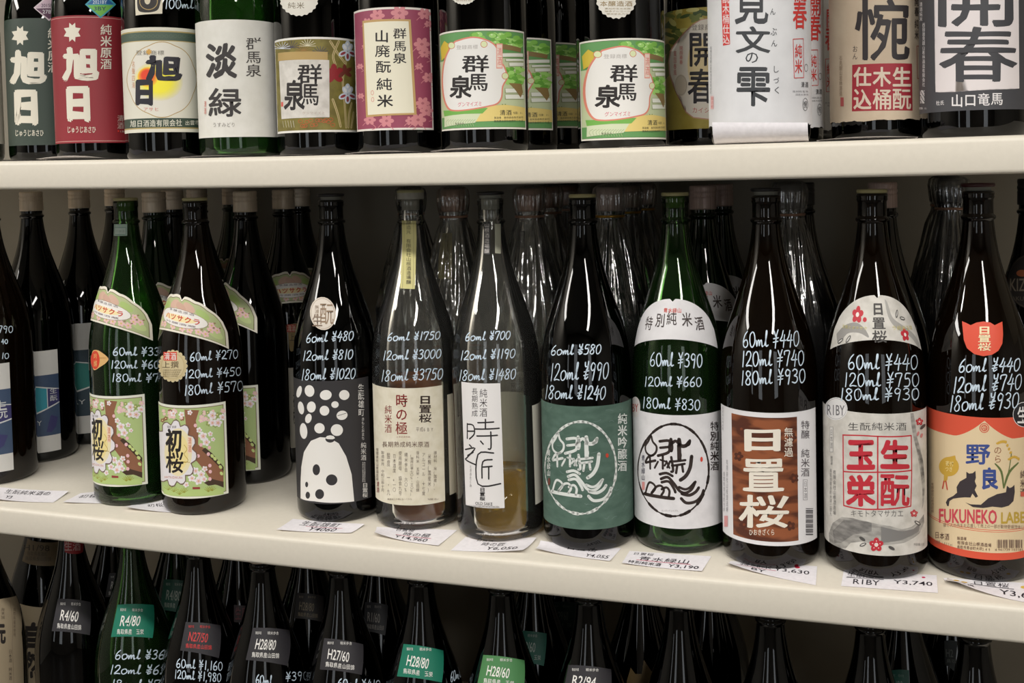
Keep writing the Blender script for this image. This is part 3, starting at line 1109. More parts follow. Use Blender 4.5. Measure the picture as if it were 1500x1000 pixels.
def ryoku(a, dx, dy, C, w=.0026):
    """the brushed circle of strokes"""
    T = lambda pts: [(x + dx, y + dy) for x, y in pts]
    a.layer += 1
    n = 46
    for k in range(n):
        t0, t1 = 2 * math.pi * k / n, 2 * math.pi * (k + 1.06) / n
        a.line(T([(409 + 192 * math.cos(t), 536 + 250 * math.sin(t)) for t in (t0, (t0 + t1) / 2, t1)]), w * (1.0 + .45 * math.sin(k * 1.7) * (1 if k < 20 else .5)), C, False, False, False, False)
    S = [([(287, 345), (274, 378), (258, 405), (262, 438), (288, 458), (314, 440), (318, 408), (298, 382), (290, 352)], 1.5), ([(258, 492), (272, 466), (300, 455)], 1.5), ([(260, 495), (312, 484)], 1.6), ([(283, 468), (284, 528)], 1.5),
         ([(335, 380), (386, 377), (388, 410), (382, 440), (326, 458)], 1.8), ([(338, 415), (386, 410)], 1.6),
         ([(352, 460), (352, 528)], 1.5), ([(326, 490), (308, 524)], 1.3), ([(338, 480), (370, 492), (362, 512)], 1.2), ([(372, 488), (388, 524)], 1.3), ([(392, 488), (376, 522)], 1.3),
         ([(396, 368), (402, 412), (398, 432)], 1.9), ([(392, 402), (420, 378), (444, 398)], 1.9), ([(440, 370), (448, 402), (476, 404), (496, 382)], 2.4), ([(478, 402), (494, 396), (498, 376)], 1.8), ([(440, 402), (442, 480)], 2.6),
         ([(396, 490), (474, 482)], 1.5), ([(402, 512), (470, 502)], 1.5), ([(398, 466), (408, 536), (398, 545)], 1.6), ([(430, 512), (424, 552)], 1.5), ([(456, 505), (462, 545)], 1.5),
         ([(508, 462), (500, 522), (478, 566), (448, 590)], 2.3),
         ([(336, 558), (372, 552), (404, 568)], 1.7), ([(342, 584), (378, 574), (410, 606), (442, 648), (474, 660), (508, 640), (528, 600)], 1.8), ([(346, 602), (384, 598), (412, 636), (420, 656)], 1.7),
         ([(440, 628), (470, 640), (496, 632), (524, 602)], 1.6), ([(456, 664), (496, 672), (530, 654), (546, 632)], 2.0), ([(452, 690), (480, 714), (530, 706), (560, 676), (572, 646)], 1.9),
         ([(258, 662), (276, 606), (300, 610), (312, 634), (290, 664)], 1.5), ([(290, 660), (318, 626), (344, 622), (358, 646), (344, 672)], 1.5), ([(346, 640), (372, 630), (388, 650), (384, 682)], 1.5), ([(254, 664), (330, 680), (410, 690)], 2.2)]
    for pts, k in S:
        a.line(T(pts), .00178 * k, C, True, False, False, False)
    a.ell(443 + dx, 456 + dy, 12, 22, C)


# --- b5
a = Label(b5, N3)
a.base('d-88', 692, 204, 872, GREENFIB)
sl, zb, sr, zt = a.box
for i in range(46):
    s, z, t = random.uniform(sl + .005, sr - .006), random.uniform(zb + .003, zt - .003), random.uniform(-.6, .6)
    L_ = random.uniform(.004, .011)
    s2 = min(max(s + L_ * math.cos(t), sl + .001), sr - .001)
    z2 = min(max(z + L_ * math.sin(t), zb + .001), zt - .001)
    a.line_sz(smooth_line([(s, z), ((s + s2) / 2, min(max((z + z2) / 2 + random.uniform(-.002, .002), zb + .001), zt - .001)), (s2, z2)], 4), .00022, (126, 146, 142))
W2 = (222, 226, 222)
ryoku(a, 0, 0, W2)
a.text('純米吟醸酒', 608, 238, 662, 556, W2, .03, True, skew=-2)
a.text('青水緑山', 228, 435, 248, 582, W2, .02, True)
a.ell(552, 469, 8, 12, (196, 66, 46))
a.ell(240, 610, 6, 20, (120, 66, 58))
a.done('label', 'grey-green fibrous label with white brushwork')
b5.prices([('60ml y580', 250, 905, 525, 968, -8)], M3, .0013)
b5.prices([('120ml y990', 806, 530, 893, 560, -3)], PX, .0013)
b5.prices([('180ml y1240', 215, 82, 550, 170, 4)], N3, .0013)

# --- b6
a = Label(b6, N3)
a.base('d-84', 'd78', 252, 868, noisy('white_fibre_paper', (216, 214, 216), (226, 224, 226), 80, rough=.85))
K6 = (48, 36, 32)
ryoku(a, 503, 13, K6)
a.text('特別純米酒', 1110, 283, 1160, 552, K6, .03, True)
a.text('青水緑山', 740, 465, 760, 605, (80, 78, 96), .01, True)
a.ell(1064, 490, 7, 14, (206, 64, 50))
a.rect(744, 612, 758, 655, (222, 150, 146))
a.text('せいすいりょくざん', 848, 762, 940, 774, (150, 140, 140))
a.done('label', 'white paper label with black brushwork')
a = Label(b6, N3)
a.ell(706, 208, 27, 57, (222, 216, 214))
a.text('BY', 690, 190, 722, 232, (190, 90, 84), .01)
a.done('round_sticker', 'small round white sticker')
FANW = noisy('shoulder_paper', (214, 212, 214), (222, 220, 222), 60, rough=.8)
a = Label(b6, M3)
c6 = a.m(905, 790)
s6 = Label(b6, mm=(0.0, c6[1]))
fan(s6, 66, 26, -17, 14, FANW, 3)
for c, x, y in (('特', -44, -7), ('別', -25, -2.5), ('純', -8.5, 0), ('米', 13, -1.5), ('酒', 31, -6.5)):
    s6.glyph(c, x, y + 13.5, x + 15.5, y - 2.5, (60, 48, 46), .02)
s6.text('青水緑山', -14, 16.5, 14, 11, (206, 70, 56), .01)
sh6 = s6.done('shoulder_label', 'white fan-shaped shoulder label', dth=c6[0] / R)
b6.prices([('60ml Y390', 952, 514, 1030, 538, 2)], PX, .0012)
b6.prices([('120ml Y660', 753, 38, 1070, 100, 2), ('180ml Y830', 743, 148, 1062, 218, 14)], N3, .0012)

# --- b7
a = Label(b7, PX)
a.base('d-76', 1195.5, 604.5, 799, (228, 226, 228))
x0_, x1_ = a.m(1073, 700)[0], a.m(1168.5, 700)[0]
sl, zb, sr, zt = a.box
a.poly_sz([(x0_, zb + .0042), (x1_, zb + .0042), (x1_, zt - .0052), (x0_, zt - .0052)], WOOD)
for x, y in ((1086, 628), (1082, 668), (1090, 768), (1160, 640), (1163, 700), (1158, 770)):
    a.flower(x, y, 7, (82, 38, 22), (120, 60, 34), x)
CW = (236, 228, 214)
for c, q in (('日', (1090, 628, 1144, 661)), ('置', (1088, 671, 1149, 719)), ('桜', (1082, 724, 1156, 773))):
    a.glyph(c, *q, CW, .042, True, rough=.012)
a.text('ひおきざくら', 1097, 774, 1135, 784, CW, .01)
a.text('無濾過', 1148, 625, 1162, 669, CW, .01, True)
a.text('特醸 純米酒', 1172.5, 615, 1186, 698, (96, 90, 94), .005, True)
a.frame(0, 0.1, (220, 218, 220))
a.rect(1176, 702, 1182.5, 732, (150, 146, 150))
a.rect(1176.6, 702.7, 1181.9, 731.3, (226, 224, 226))
a.text('日本酒', 1177, 704, 1182, 730, (110, 106, 110), 0, True)
for i in range(17):
    a.rect(1180, 744 + i * 2.35, 1190.5, 744 + i * 2.35 + (1.5 if i % 3 else .8), (60, 56, 60))
a.text('有限会社山根酒造場', 1064, 672, 1067, 750, (160, 156, 160), 0, True)
a.text('鳥取市青谷町大坪', 1060, 690, 1062.5, 750, (160, 156, 160), 0, True)
a.rect(1061.5, 755, 1066.5, 771, (216, 150, 150))
a.text('原材料名米米麹', 1058.5, 595, 1060.5, 630, (160, 156, 160), 0, True)
a.done('label', 'white label with a brown wood-grain panel')
b7.prices([('60ml Y440', 1088, 483, 1172, 511, -2), ('120ml Y740', 1086, 512, 1179, 539, -2), ('180ml Y930', 1085, 541, 1181, 566, -4)], PX, .0012)

# --- b8
a = Label(b8, N4)
a.base('d-86', 'd80', 134, 744, WASHI)
GB, GD = noisy('grey_ink_wash', (128, 125, 121), (182, 179, 173), 55, rough=.85, stretch=(1, 1, 3)), noisy('dark_ink_wash', (96, 94, 92), (150, 147, 143), 55, rough=.85, stretch=(1, 1, 3))
a.poly([(338, 690), (336, 650), (352, 605), (392, 578), (440, 584), (500, 598), (560, 612), (600, 618), (650, 632), (690, 622), (728, 590), (744, 566), (746, 600), (725, 650), (660, 690), (560, 700), (480, 684), (430, 690), (408, 715), (380, 712)], GB)
a.poly([(352, 640), (400, 592), (460, 592), (520, 605), (520, 640), (440, 655), (390, 690), (360, 690)], GD)
a.poly([(560, 620), (650, 640), (700, 630), (730, 600), (722, 640), (640, 680), (560, 690)], (128, 126, 124))
a.poly([(686, 132), (700, 132), (708, 180), (716, 240), (730, 290), (742, 340), (748, 420), (746, 510), (736, 545), (738, 470), (730, 390), (714, 300), (698, 230), (690, 180)], GB)
a.poly([(712, 280), (726, 290), (742, 350), (746, 400), (738, 400), (726, 330)], GD)
RD = (192, 44, 58)
for q in ([(396, 226), (470, 228), (545, 232), (690, 228)], [(690, 228), (692, 380), (688, 530)], [(688, 532), (620, 542), (540, 546), (470, 544), (402, 530)], [(400, 530), (398, 380), (397, 228)], [(546, 232), (546, 544)], [(400, 383), (545, 386), (690, 378)]):
    a.line(q, .0014, RD)
for c, q in (('玉', (412, 246, 536, 376)), ('生', (556, 244, 684, 372)), ('栄', (408, 396, 538, 536)), ('酛', (556, 394, 684, 534))):
    a.glyph(c, *q, RD, .05, True, rough=.015)
a.text('生酛純米酒', 415, 170, 672, 208, (96, 94, 92), .0)
a.text('キモトタマサカエ', 428, 546, 658, 580, (110, 108, 106), .0)
a.rect(340, 190, 355, 300, (150, 148, 146))
a.rect(341.5, 192, 353.5, 298, (212, 209, 204))
a.text('日本酒', 342, 200, 353, 285, (120, 118, 116), 0, True)
a.text('製造者', 343, 315, 354, 355, (130, 128, 126), 0, True)
a.text('鳥取市青谷町大坪二四九', 340, 370, 350, 575, (140, 138, 136), 0, True)
a.text('有限会社山根酒造場', 354, 375, 368, 570, (130, 128, 126), 0, True)
a.text('内容量八百', 700, 690, 746, 703, (130, 128, 126))
for x, y, r in ((540, 698, 30), (701, 563, 16), (724, 168, 16)):
    a.flower(x, y, r, RD, (230, 214, 206), -.3)
    for k in range(5):
        a.ell(x + r * .55 * math.cos(k * 1.26 - .3), y + r * .55 * math.sin(k * 1.26 - .3), r * .08, r * .08, (238, 226, 220), 0, 6)
for x, y in ((718, 220), (733, 228)):
    a.ell(x, y, 5, 10, (206, 130, 130), .3)
for x, y, t in ((483, 697, -.4), (605, 712, .5), (716, 604, .6), (738, 190, -.8), (480, 672, .6)):
    a.ell(x, y, 15, 6.5, (80, 78, 76), t)
    if x in (483, 716):
        a.ell(x, y, 10, 3, (212, 209, 204), t)
a.done('label', 'grey paper label with a red seal and grey brush strokes')
a = Label(b8, N4)
a.grid = (.004, .004)
a.ell(367, 113, 49, 49, (228, 226, 226))
a.ring(367, 113, 44, 44, .0003, (120, 118, 120))
a.text('R1BY', 329, 95, 404, 139, (110, 108, 112), .005, skew=4)
a.done('round_sticker', 'round white sticker reading R1BY')
a = Label(b8, M4)
c8 = a.m(692, 780)
s8 = Label(b8, mm=(0.0, c8[1]))
fan(s8, 66, 26, -18, 15, WASHI, 3)
s8.poly([(-58, -16), (-46, -6), (-30, -2), (-18, -7), (-12, -16), (-24, -12), (-40, -14), (-50, -26)], (150, 147, 143), True)
s8.poly([(12, 22), (16, 18), (20, 4), (32, -4), (50, -14), (62, -26), (56, -30), (44, -18), (24, -8), (14, 4)], (168, 165, 160), True)
for c, y in (('日', 19), ('置', 5), ('桜', -8)):
    s8.glyph(c, -9, y, 9.5, y - 13, (62, 58, 56), .045)
s8.flower(-29, 6, 8.5, RD, (236, 226, 220), .3)
s8.ell(-18, 1.5, 2.6, 2.4, RD)
s8.flower(34, -14, 6.5, RD, (236, 226, 220), .3)
s8.text('生酛ヒオキザク', -50, -5, -14, -9, (206, 196, 130), 0)
s8.text('ラ純米玉栄', 16, -4, 52, -9, (206, 196, 130), 0, skew=-2)
for x, y, t in ((28, 7, 1.0), (36, 2, -.2), (-48, -22, .6), (-37, -19, 1.0)):
    s8.ell(x, y, 4.6, 1.8, (78, 76, 74), t)
    s8.ell(x, y, 3.4, .8, (206, 203, 198), t)
sh8 = s8.done('shoulder_label', 'grey fan-shaped shoulder label with red blossoms', dth=c8[0] / R)
b8.prices([('60ml Y440', 1242, 517, 1346, 543), ('120ml Y750', 1236, 544, 1348, 568), ('180ml Y930', 1230, 567, 1348, 588, -1)], PX, .00118)

# --- b9
a = Label(b9, N4)
CR, OR = (224, 202, 164), (216, 84, 58)
a.base('d-88', 'd88', 150, 760, OR)
sl, zb, sr, zt = a.box
H9 = zt - zb
for k in range(-30, 30):        # cream panel under a peaked red top
    s0, s1 = k * .0027, (k + 1) * .0027
    c9 = a.m(1005, 160)[0]
    def topz(s):
        f = abs(s - c9) / .028
        return zt - .0030 - .0185 * min(1, f * (1.55 - .55 * f) if f < 1 else 1)
    s0, s1 = max(s0, sl), min(s1, sr)
    if s1 > s0:
        a.layer = 2
        a.add([(s0, zb + .0072), (s1, zb + .0072), (s1, topz(s1)), (s0, topz(s0))], [(0, 1, 2, 3)], CR, False)
a.layer = 3
for z in (.0282, .0300):
    a.poly_sz([(sl, zb + z), (sr, zb + z), (sr, zb + z + .0006), (sl, zb + z + .0006)], OR)
a.ring(1005, 196, 19, 19, .0009, (206, 90, 66))
a.ring(1005, 196, 12, 12, .0009, (206, 90, 66))
a.text('福', 994, 184, 1016, 208, (206, 90, 66), .02)
BL, CT = (58, 76, 140), (58, 50, 54)
a.glyph('野', 924, 266, 1032, 354, BL, .05, True)
a.glyph('良', 994, 364, 1066, 462, BL, .05, True)
a.text('のら', 1044, 272, 1082, 348, (150, 100, 70), .01, True)
a.ell(853, 362, 43, 42, (204, 164, 62))
a.poly([(845, 322), (880, 314), (884, 336), (850, 334)], (204, 164, 62))
a.poly([(832, 398), (850, 398), (846, 420), (830, 434)], (204, 164, 62))
a.text('寄付', 838, 336, 874, 360, (232, 214, 150), .01, skew=2)
a.text('つき', 836, 360, 870, 384, (232, 214, 150), .01, skew=2)
for q in ([(832, 425), (826, 456)], [(840, 425), (846, 460)]):
    a.line(q, .0016, (200, 80, 60), False)
a.poly([(846, 532), (840, 516), (848, 500), (872, 488), (888, 474), (886, 450), (900, 426), (928, 410), (928, 384), (940, 392), (955, 390), (967, 380), (969, 410), (964, 425), (972, 445), (964, 462), (978, 490), (968, 496), (954, 478), (946, 495), (922, 494), (896, 496), (872, 500), (856, 510), (852, 532)], CT)
a.poly([(924, 516), (946, 524), (990, 526), (1022, 498), (1060, 480), (1098, 472), (1102, 444), (1114, 454), (1124, 450), (1134, 440), (1136, 470), (1130, 510), (1110, 530), (1080, 538), (1040, 534), (1000, 540), (956, 536)], CT)
GRN = (98, 112, 62)
a.line([(1050, 348), (1078, 384), (1088, 454)], .0022, GRN, True, True)
a.line([(1152, 344), (1112, 386), (1088, 456)], .0026, GRN, True, True)
a.line([(1122, 300), (1112, 370), (1096, 430)], .001, GRN)
for i in range(9):
    a.ell(1062 + i * 7, 262 - 8 * math.sin(i * .45) + (i > 5) * (i - 5) * 12, 7, 5, (208, 166, 66), .3 * i, 10)
for i in range(6):
    a.ell(1112 + i * 8, 330 - 10 * math.sin(i * .6), 7, 5, (208, 166, 66), .3 * i, 10)
a.text('FUKUNEKO', 812, 544, 1058, 602, (204, 70, 84), .03, skew=6)
a.text('LABEL', 1078, 560, 1204, 606, (190, 158, 60), .03, skew=-4)
a.text('猫と人の共生を応援して売上の一部が動物愛護団体に', 828, 603, 1176, 622, (150, 120, 100), 0, skew=10)
a.text('日本酒', 792, 640, 856, 672, (120, 90, 76), .01, skew=12)
a.text('内容量 1800ml', 790, 676, 876, 692, (130, 100, 86), 0, skew=16)
a.text('製造者', 888, 662, 930, 678, (120, 90, 76), .01, skew=2)
a.text('有限会社山根酒造場', 888, 680, 1036, 698, (120, 90, 76), .005, skew=12)
a.text('鳥取市青谷町大坪249', 888, 699, 1036, 716, (120, 90, 76), .005, skew=12)
for i in range(30):
    if i % 7 == 6:
        continue
    a.rect(1060 + i * 3.6, 676, 1060 + i * 3.6 + (2.2 if (i * 7) % 3 else 1.2), 712, (110, 84, 76))
a.text('4 941739 103181', 1050, 714, 1168, 724, (120, 90, 76))
a.text('純米酒', 1157, 376, 1182, 490, (100, 76, 66), .01, True)
a.text('有限会社山根酒造場', 778, 430, 790, 560, (150, 120, 100), 0, True)
a.rect(1160, 470, 1176, 490, (206, 90, 70))
a.done('label', 'orange and cream label with two black cats')
a = Label(b9, PX)
a.grid = (.004, .004)
a.ell(1500, 607, 16.5, 18.5, (232, 230, 230))
a.ell(1500, 607, 15.8, 17.6, (32, 30, 34))
a.text('生', 1489, 594, 1507, 621, (236, 234, 232), .02)
a.done('round_sticker', 'round black sticker')
a = Label(b9, M4)
a.grid = (.004, .004)
a.poly([(1145, 778), (1168, 788), (1192, 800), (1222, 786), (1260, 780), (1298, 785), (1322, 800), (1342, 790), (1363, 780), (1367, 850), (1363, 900), (1342, 938), (1308, 960), (1260, 968), (1212, 957), (1172, 925), (1155, 880), (1150, 830)], (216, 76, 50))
for c, y in (('日', 803), ('置', 848), ('桜', 893)):
    a.glyph(c, 1228, y, 1304, y + 46, (238, 222, 180), .04)
a.done('shoulder_label', 'red cat-head shaped label')
b9.prices([('60ml y440', 1405, 524, 1496, 547, -2), ('120ml y740', 1396, 550, 1498, 578, -6), ('180ml y930', 1391, 577, 1494, 605, -6)], PX, .00118)
# ------------------------------------------------------------------ middle shelf, rows behind
def row(*a, **k):
    return Bottle(*a, **k)


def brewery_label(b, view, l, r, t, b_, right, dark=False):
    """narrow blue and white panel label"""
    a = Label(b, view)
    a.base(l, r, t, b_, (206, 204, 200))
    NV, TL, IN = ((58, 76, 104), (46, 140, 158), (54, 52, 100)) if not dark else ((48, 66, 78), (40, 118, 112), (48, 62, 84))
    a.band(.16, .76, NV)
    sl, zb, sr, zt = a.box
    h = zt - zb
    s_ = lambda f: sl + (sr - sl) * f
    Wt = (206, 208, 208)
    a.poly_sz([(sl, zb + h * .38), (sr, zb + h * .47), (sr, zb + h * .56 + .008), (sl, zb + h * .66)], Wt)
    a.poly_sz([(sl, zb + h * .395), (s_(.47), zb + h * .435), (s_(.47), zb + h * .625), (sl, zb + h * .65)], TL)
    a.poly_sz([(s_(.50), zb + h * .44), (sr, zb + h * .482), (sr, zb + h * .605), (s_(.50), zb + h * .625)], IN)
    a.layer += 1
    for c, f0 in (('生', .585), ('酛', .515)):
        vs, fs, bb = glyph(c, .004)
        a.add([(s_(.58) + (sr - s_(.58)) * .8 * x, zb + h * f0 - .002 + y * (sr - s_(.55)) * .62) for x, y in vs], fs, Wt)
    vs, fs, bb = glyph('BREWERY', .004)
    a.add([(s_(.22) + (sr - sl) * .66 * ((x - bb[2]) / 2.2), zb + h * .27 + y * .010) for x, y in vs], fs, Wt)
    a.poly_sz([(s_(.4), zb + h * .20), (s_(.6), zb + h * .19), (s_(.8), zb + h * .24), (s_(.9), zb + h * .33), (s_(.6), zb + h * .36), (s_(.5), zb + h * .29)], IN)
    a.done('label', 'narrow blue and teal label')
    return a


l0 = Bottle(-13, 450, 0.111, 'mid', G_BROWN, 'pale', 'dark bottle with a blue label, foremost at the left end of the middle shelf')
l1 = Bottle(52, 450, 0.218, 'mid', G_DARK, CAPM, 'capped dark bottle with a blue and teal label, second in the leftmost file')
l2 = Bottle(122, 450, 0.324, 'mid', G_DARK, CAPM, 'capped dark bottle with a dim green-blue label, third in the leftmost file')
l3 = Bottle(174, 450, 0.432, 'mid', G_DARK, CAPM, 'capped dark bottle mostly hidden behind the neck of the front green bottle')
brewery_label(l0, PX, 'd-40', 17, 533, 692, 0)
brewery_label(l1, N1, 192, 322, 53, 605, 0)
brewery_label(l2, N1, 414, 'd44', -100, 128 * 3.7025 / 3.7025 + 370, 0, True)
l0.prices([('790', -3, 476, 20, 488), ('40', 2, 496, 12, 504), ('10', 2, 516, 14, 526)], PX, .001)

r1 = Bottle(231, 450, 0.195, 'mid', G_DEEPGREEN, CAPM, 'capped green bottle directly behind the front green bottle')
r2 = Bottle(258, 450, 0.2965, 'mid', G_DARK, CAPM, 'capped dark bottle between the capped green bottle and the open brown blossom bottle')
r3 = Bottle(294, 450, 0.399, 'mid', G_DARK, CAPM, 'capped dark bottle whose cap shows right above the open brown blossom bottle')
r4 = Bottle(345, 450, 0.5065, 'mid', G_DEEPGREEN, CAPM, 'capped green bottle far back, just left of a capped dark blossom bottle')
r5 = Bottle(364, 450, 0.2145, 'mid', G_DARK, CAPM, 'capped dark bottle with a blossom label right behind the open brown blossom bottle')
r6 = Bottle(420, 450, 0.321, 'mid', G_DARK, CAPM, 'capped dark bottle showing its whole shoulder label of red characters, behind the dotted bottle')
r7 = Bottle(444, 450, 0.43, 'mid', G_DARK, CAPM, 'capped dark bottle rearmost beside the wall, left of the dotted bottle')
for b, view, x, y in ((r1, M1, 842, 592), (r5, M1, 1212, 590), (r6, (320, 270, 4.76), 497, 640), (r7, (320, 270, 4.76), 610, 615), (r4, (320, 270, 4.76), 42, 545)):
    q = Label(b, view).m(x, y)
    o = reuse('shoulder_label', sh1, b, q[0] / R, q[1] - n1[1])
    if b in (r6, r7, r4):
        o.data = level_shoulder
q = Label(r5, N1).m(1406, 460)
q2 = Label(r5, N1).m(1380, 236)
reuse('label', lab1, r5, q[0] / R - edge1, q2[1] - lab_top)
a = Label(r6, (320, 470, 3.705))
a.grid = (.004, .004)
a.poly([(375, 20), (440, 15), (452, 60), (440, 120), (410, 160), (385, 150)], (150, 128, 84), True)
a.rect(372, 18, 420, 60, (170, 56, 44))
a.text('清酒', 374, 20, 420, 58, (210, 190, 170), .01)
a.text('上撰', 384, 66, 442, 110, (84, 70, 50), .01)
a.done('round_sticker', 'round gold sticker')
a = Label(r6, (320, 470, 3.705))
a.base('d-30', 'd20', 255, 690, (190, 184, 170))
a.text('初桜', 405, 380, 425, 560, INK, .03, True)
a.done('label')

w0 = Bottle(606, 450, 0.30, 'mid', G_DARK, BLACKCAP, 'dark capped bottle behind the amber bottle with the yellow neck strip', film=1)
w1 = Bottle(668, 450, 0.213, 'mid', G_CLEAR, COPPER, 'film-wrapped clear bottle with a copper cap between the two clear open bottles', film=2, liquid=(LIQ_AMBER, 0.19))
w2 = Bottle(779, 450, 0.209, 'mid', G_CLEAR, COPPER, 'film-wrapped clear bottle close behind the clear bottle with little golden sake', film=3, liquid=(LIQ_GOLD, 0.155))
w3 = Bottle(806, 450, 0.318, 'mid', G_CLEAR, COPPER, 'film-wrapped clear bottle left of the black bottle with the grey-green label', film=4, liquid=(LIQ_AMBER, 0.27))
w4 = Bottle(834, 450, 0.43, 'mid', G_BROWN, COPPER, 'film-wrapped bottle rearmost, just left of the black grey-green labelled bottle', film=5)
w5 = Bottle(896, 450, 0.202, 'mid', G_DEEPGREEN, PINKCAP, 'film-wrapped bottle with a gold neck tie right of the grey-green labelled bottle', film=6, copperband=True)
w6 = Bottle(921, 450, 0.313, 'mid', G_DARK, PINKCAP, 'film-wrapped dark bottle, middle one of the three with gold neck ties', film=7, copperband=True)
w7 = Bottle(943, 450, 0.424, 'mid', G_DARK, PINKCAP, 'film-wrapped dark bottle, rearmost of the three with gold neck ties', film=8, copperband=True)
a = Label(w1, M2)
a.grid = (.004, .004)
a.poly([(975, 300), (1045, 300), (1045, 548), (972, 548)], (150, 140, 92))
a.text('有限会社山根酒造場醸', 1003, 310, 1026, 540, (90, 82, 56), 0, True)
a.done('neck_strip', 'yellowish paper strip down the neck')
a = Label(w1, N2)
a.base(915, 1100, 172, 700, (206, 194, 168))
a.text('時の極', 950, 190, 1010, 420, (140, 70, 60), .02, True)
a.text('純米酒', 905, 240, 940, 410, (140, 84, 74), .01, True)
a.done('label')
a = Label(w2, (720, 260, 4.546))
a.grid = (.004, .004)
a.poly([(190, 355), (222, 355), (222, 468), (190, 466)], (46, 44, 44))
a.text('根酒造場', 195, 360, 217, 462, (150, 146, 140), 0, True)
a.done('neck_strip')
a = Label(w2, N2)
a.base(1312, 'd40', 165, 720, (198, 194, 184))
a.text('純米酒', 1402, 190, 1448, 330, (88, 82, 78), .0, True)
a.text('長期熟成', 1362, 182, 1396, 330, (100, 94, 88), .0, True)
a.text('時', 1340, 340, 1480, 480, (60, 56, 56), .0)
a.done('label')
a = Label(w3, (720, 260, 4.546))
a.grid = (.004, .004)
a.poly([(342, 408), (400, 408), (402, 640), (366, 640)], (128, 120, 104))
a.done('neck_strip')

g1 = Bottle(1032, 450, 0.2185, 'mid', G_DEEPGREEN, PINKCAP, 'capped green bottle behind the green bottle with the black brushed circle')
g2 = Bottle(1058, 450, 0.325, 'mid', G_DEEPGREEN, PINKCAP, 'capped dark green bottle rearmost, left of the wood-grain labelled bottle')
q = Label(g1, M3).m(1078, 690)
reuse('shoulder_label', sh6, g1, q[0] / R, q[1] - c6[1])
q = Label(g2, M3).m(1190, 640)
reuse('shoulder_label', sh6, g2, q[0] / R, q[1] - c6[1])
b5b = Label(b6, M3)
h1 = Bottle(1157, 450, 0.198, 'mid', G_DARK, BLACKCAP, 'dark capped bottle just behind the wood-grain labelled bottle', film=9)
h2 = Bottle(1176, 450, 0.31, 'mid', G_DARK, BLACKCAP, 'dark capped bottle rearmost behind the wood-grain labelled bottle')
h3 = Bottle(1294, 450, 0.193, 'mid', G_DARK, PINKCAP, 'dark capped bottle right behind the bottle with the red square seal')
q = Label(h3, M4).m(760, 760)
reuse('shoulder_label', sh8, h3, q[0] / R + .30, q[1] - c8[1] + .006)
h4 = Bottle(1394, 450, 0.308, 'mid', G_BROWN, BLACKCAP, 'film-wrapped dark bottle behind the bottle with the black cats', film=10)
a = Label(h4, M4)
a.grid = (.004, .004)
a.ell(1085, 900, 30, 62, (120, 116, 92))
a.done('shoulder_label', 'pale oval sticker')
h5 = Bottle(1386, 450, 0.42, 'mid', G_DARK, BLACKCAP, 'dark bottle rearmost, left of the neck of the bottle with the black cats', film=11)
h6 = Bottle(1514, 450, 0.215, 'mid', G_DARK, BLACKCAP, 'dark bottle lettered KIZ at the right end of the middle shelf')
a = Label(h6, PX)
a.grid = (.004, .004)
a.ell(1508, 412, 32, 40, (36, 32, 30))
a.ring(1508, 412, 30, 38, .0006, (84, 72, 58))
a.ell(1497, 400, 8, 5, (150, 84, 50))
a.text('KIZ', 1480, 408, 1502, 426, (120, 110, 96), .01)
a.text('SAKURA', 1478, 434, 1512, 440, (96, 88, 76), .01)
a.done('shoulder_label', 'black label with dull gold lettering')
# ------------------------------------------------------------------ top shelf
STARW = (222, 216, 200)


def star(a, x, y, rx, ry, c):
    pts = []
    for k in range(4):
        t = math.pi / 2 * k + math.pi / 4
        for d, rr in ((-.42, 1.0), (-.2, .78), (0, .56 if k % 2 else .56), (.2, .78), (.42, 1.0)):
            pass
    base = [(-.35, -1), (0, -.72), (.35, -1), (.38, -.5), (1, -.42), (.72, 0), (1, .42), (.38, .5), (.35, 1), (0, .72), (-.35, 1), (-.38, .5), (-1, .42), (-.72, 0), (-1, -.42), (-.38, -.5)]
    a.poly([(x + rx * p, y + ry * q) for p, q in base], c)


def diamond(b, view, cx, cy, rx, ry, top, bot, t1, t2):
    a = Label(b, view)
    a.poly([(cx - rx, cy), (cx, cy - ry), (cx + rx, cy), (cx, cy + ry)], (206, 190, 196) if top[0] > 150 else (60, 150, 170))
    a.poly([(cx - rx * .86, cy), (cx, cy - ry * .86), (cx + rx * .86, cy)], top)
    a.poly([(cx - rx * .86, cy + ry * .06), (cx + rx * .86, cy + ry * .06), (cx, cy + ry * .86)], bot)
    a.text(t1, cx - rx * .5, cy - ry * .30, cx + rx * .42, cy - ry * .04, (40, 40, 60) if top[0] > 150 else (210, 226, 230), .006)
    a.text(t2, cx - rx * .42, cy + ry * .16, cx + rx * .36, cy + ry * .44, (214, 210, 214) if top[0] > 150 else (30, 60, 90), .006)
    a.done('diamond_sticker', 'small diamond sticker')


u0 = Bottle(-56, 150, 0.12, 'up', G_GREEN, CAPM, 'green bottle at the left end of the top shelf showing a white label edge')
u1 = Bottle(70, 150, 0.165, 'up', G_DARK, CAPM, 'dark bottle with a dark green label and white brush characters on the top shelf')
u2 = Bottle(141, 150, 0.12, 'up', G_DARK, CAPM, 'dark bottle with a crimson label and white brush characters on the top shelf')
u2b = Bottle(196, 150, 0.235, 'up', G_DARK, CAPM, 'dark bottle with a sliver of red label, behind the crimson labelled bottle')
u3 = Bottle(244, 150, 0.106, 'up', G_DARK, CAPM, 'dark bottle with a cream label showing a rising sun and black brush characters')
u4 = Bottle(352, 150, 0.115, 'up', G_GREEN, CAPM, 'green bottle with a plain white label and two large black brush characters')
u5 = Bottle(467, 150, 0.125, 'up', G_DARK, CAPM, 'dark bottle with an olive label of irises around a white panel')
u5b = Bottle(510, 150, 0.235, 'up', G_DARK, CAPM, 'dark bottle with a dim label in the gap between the iris and maroon labelled bottles')
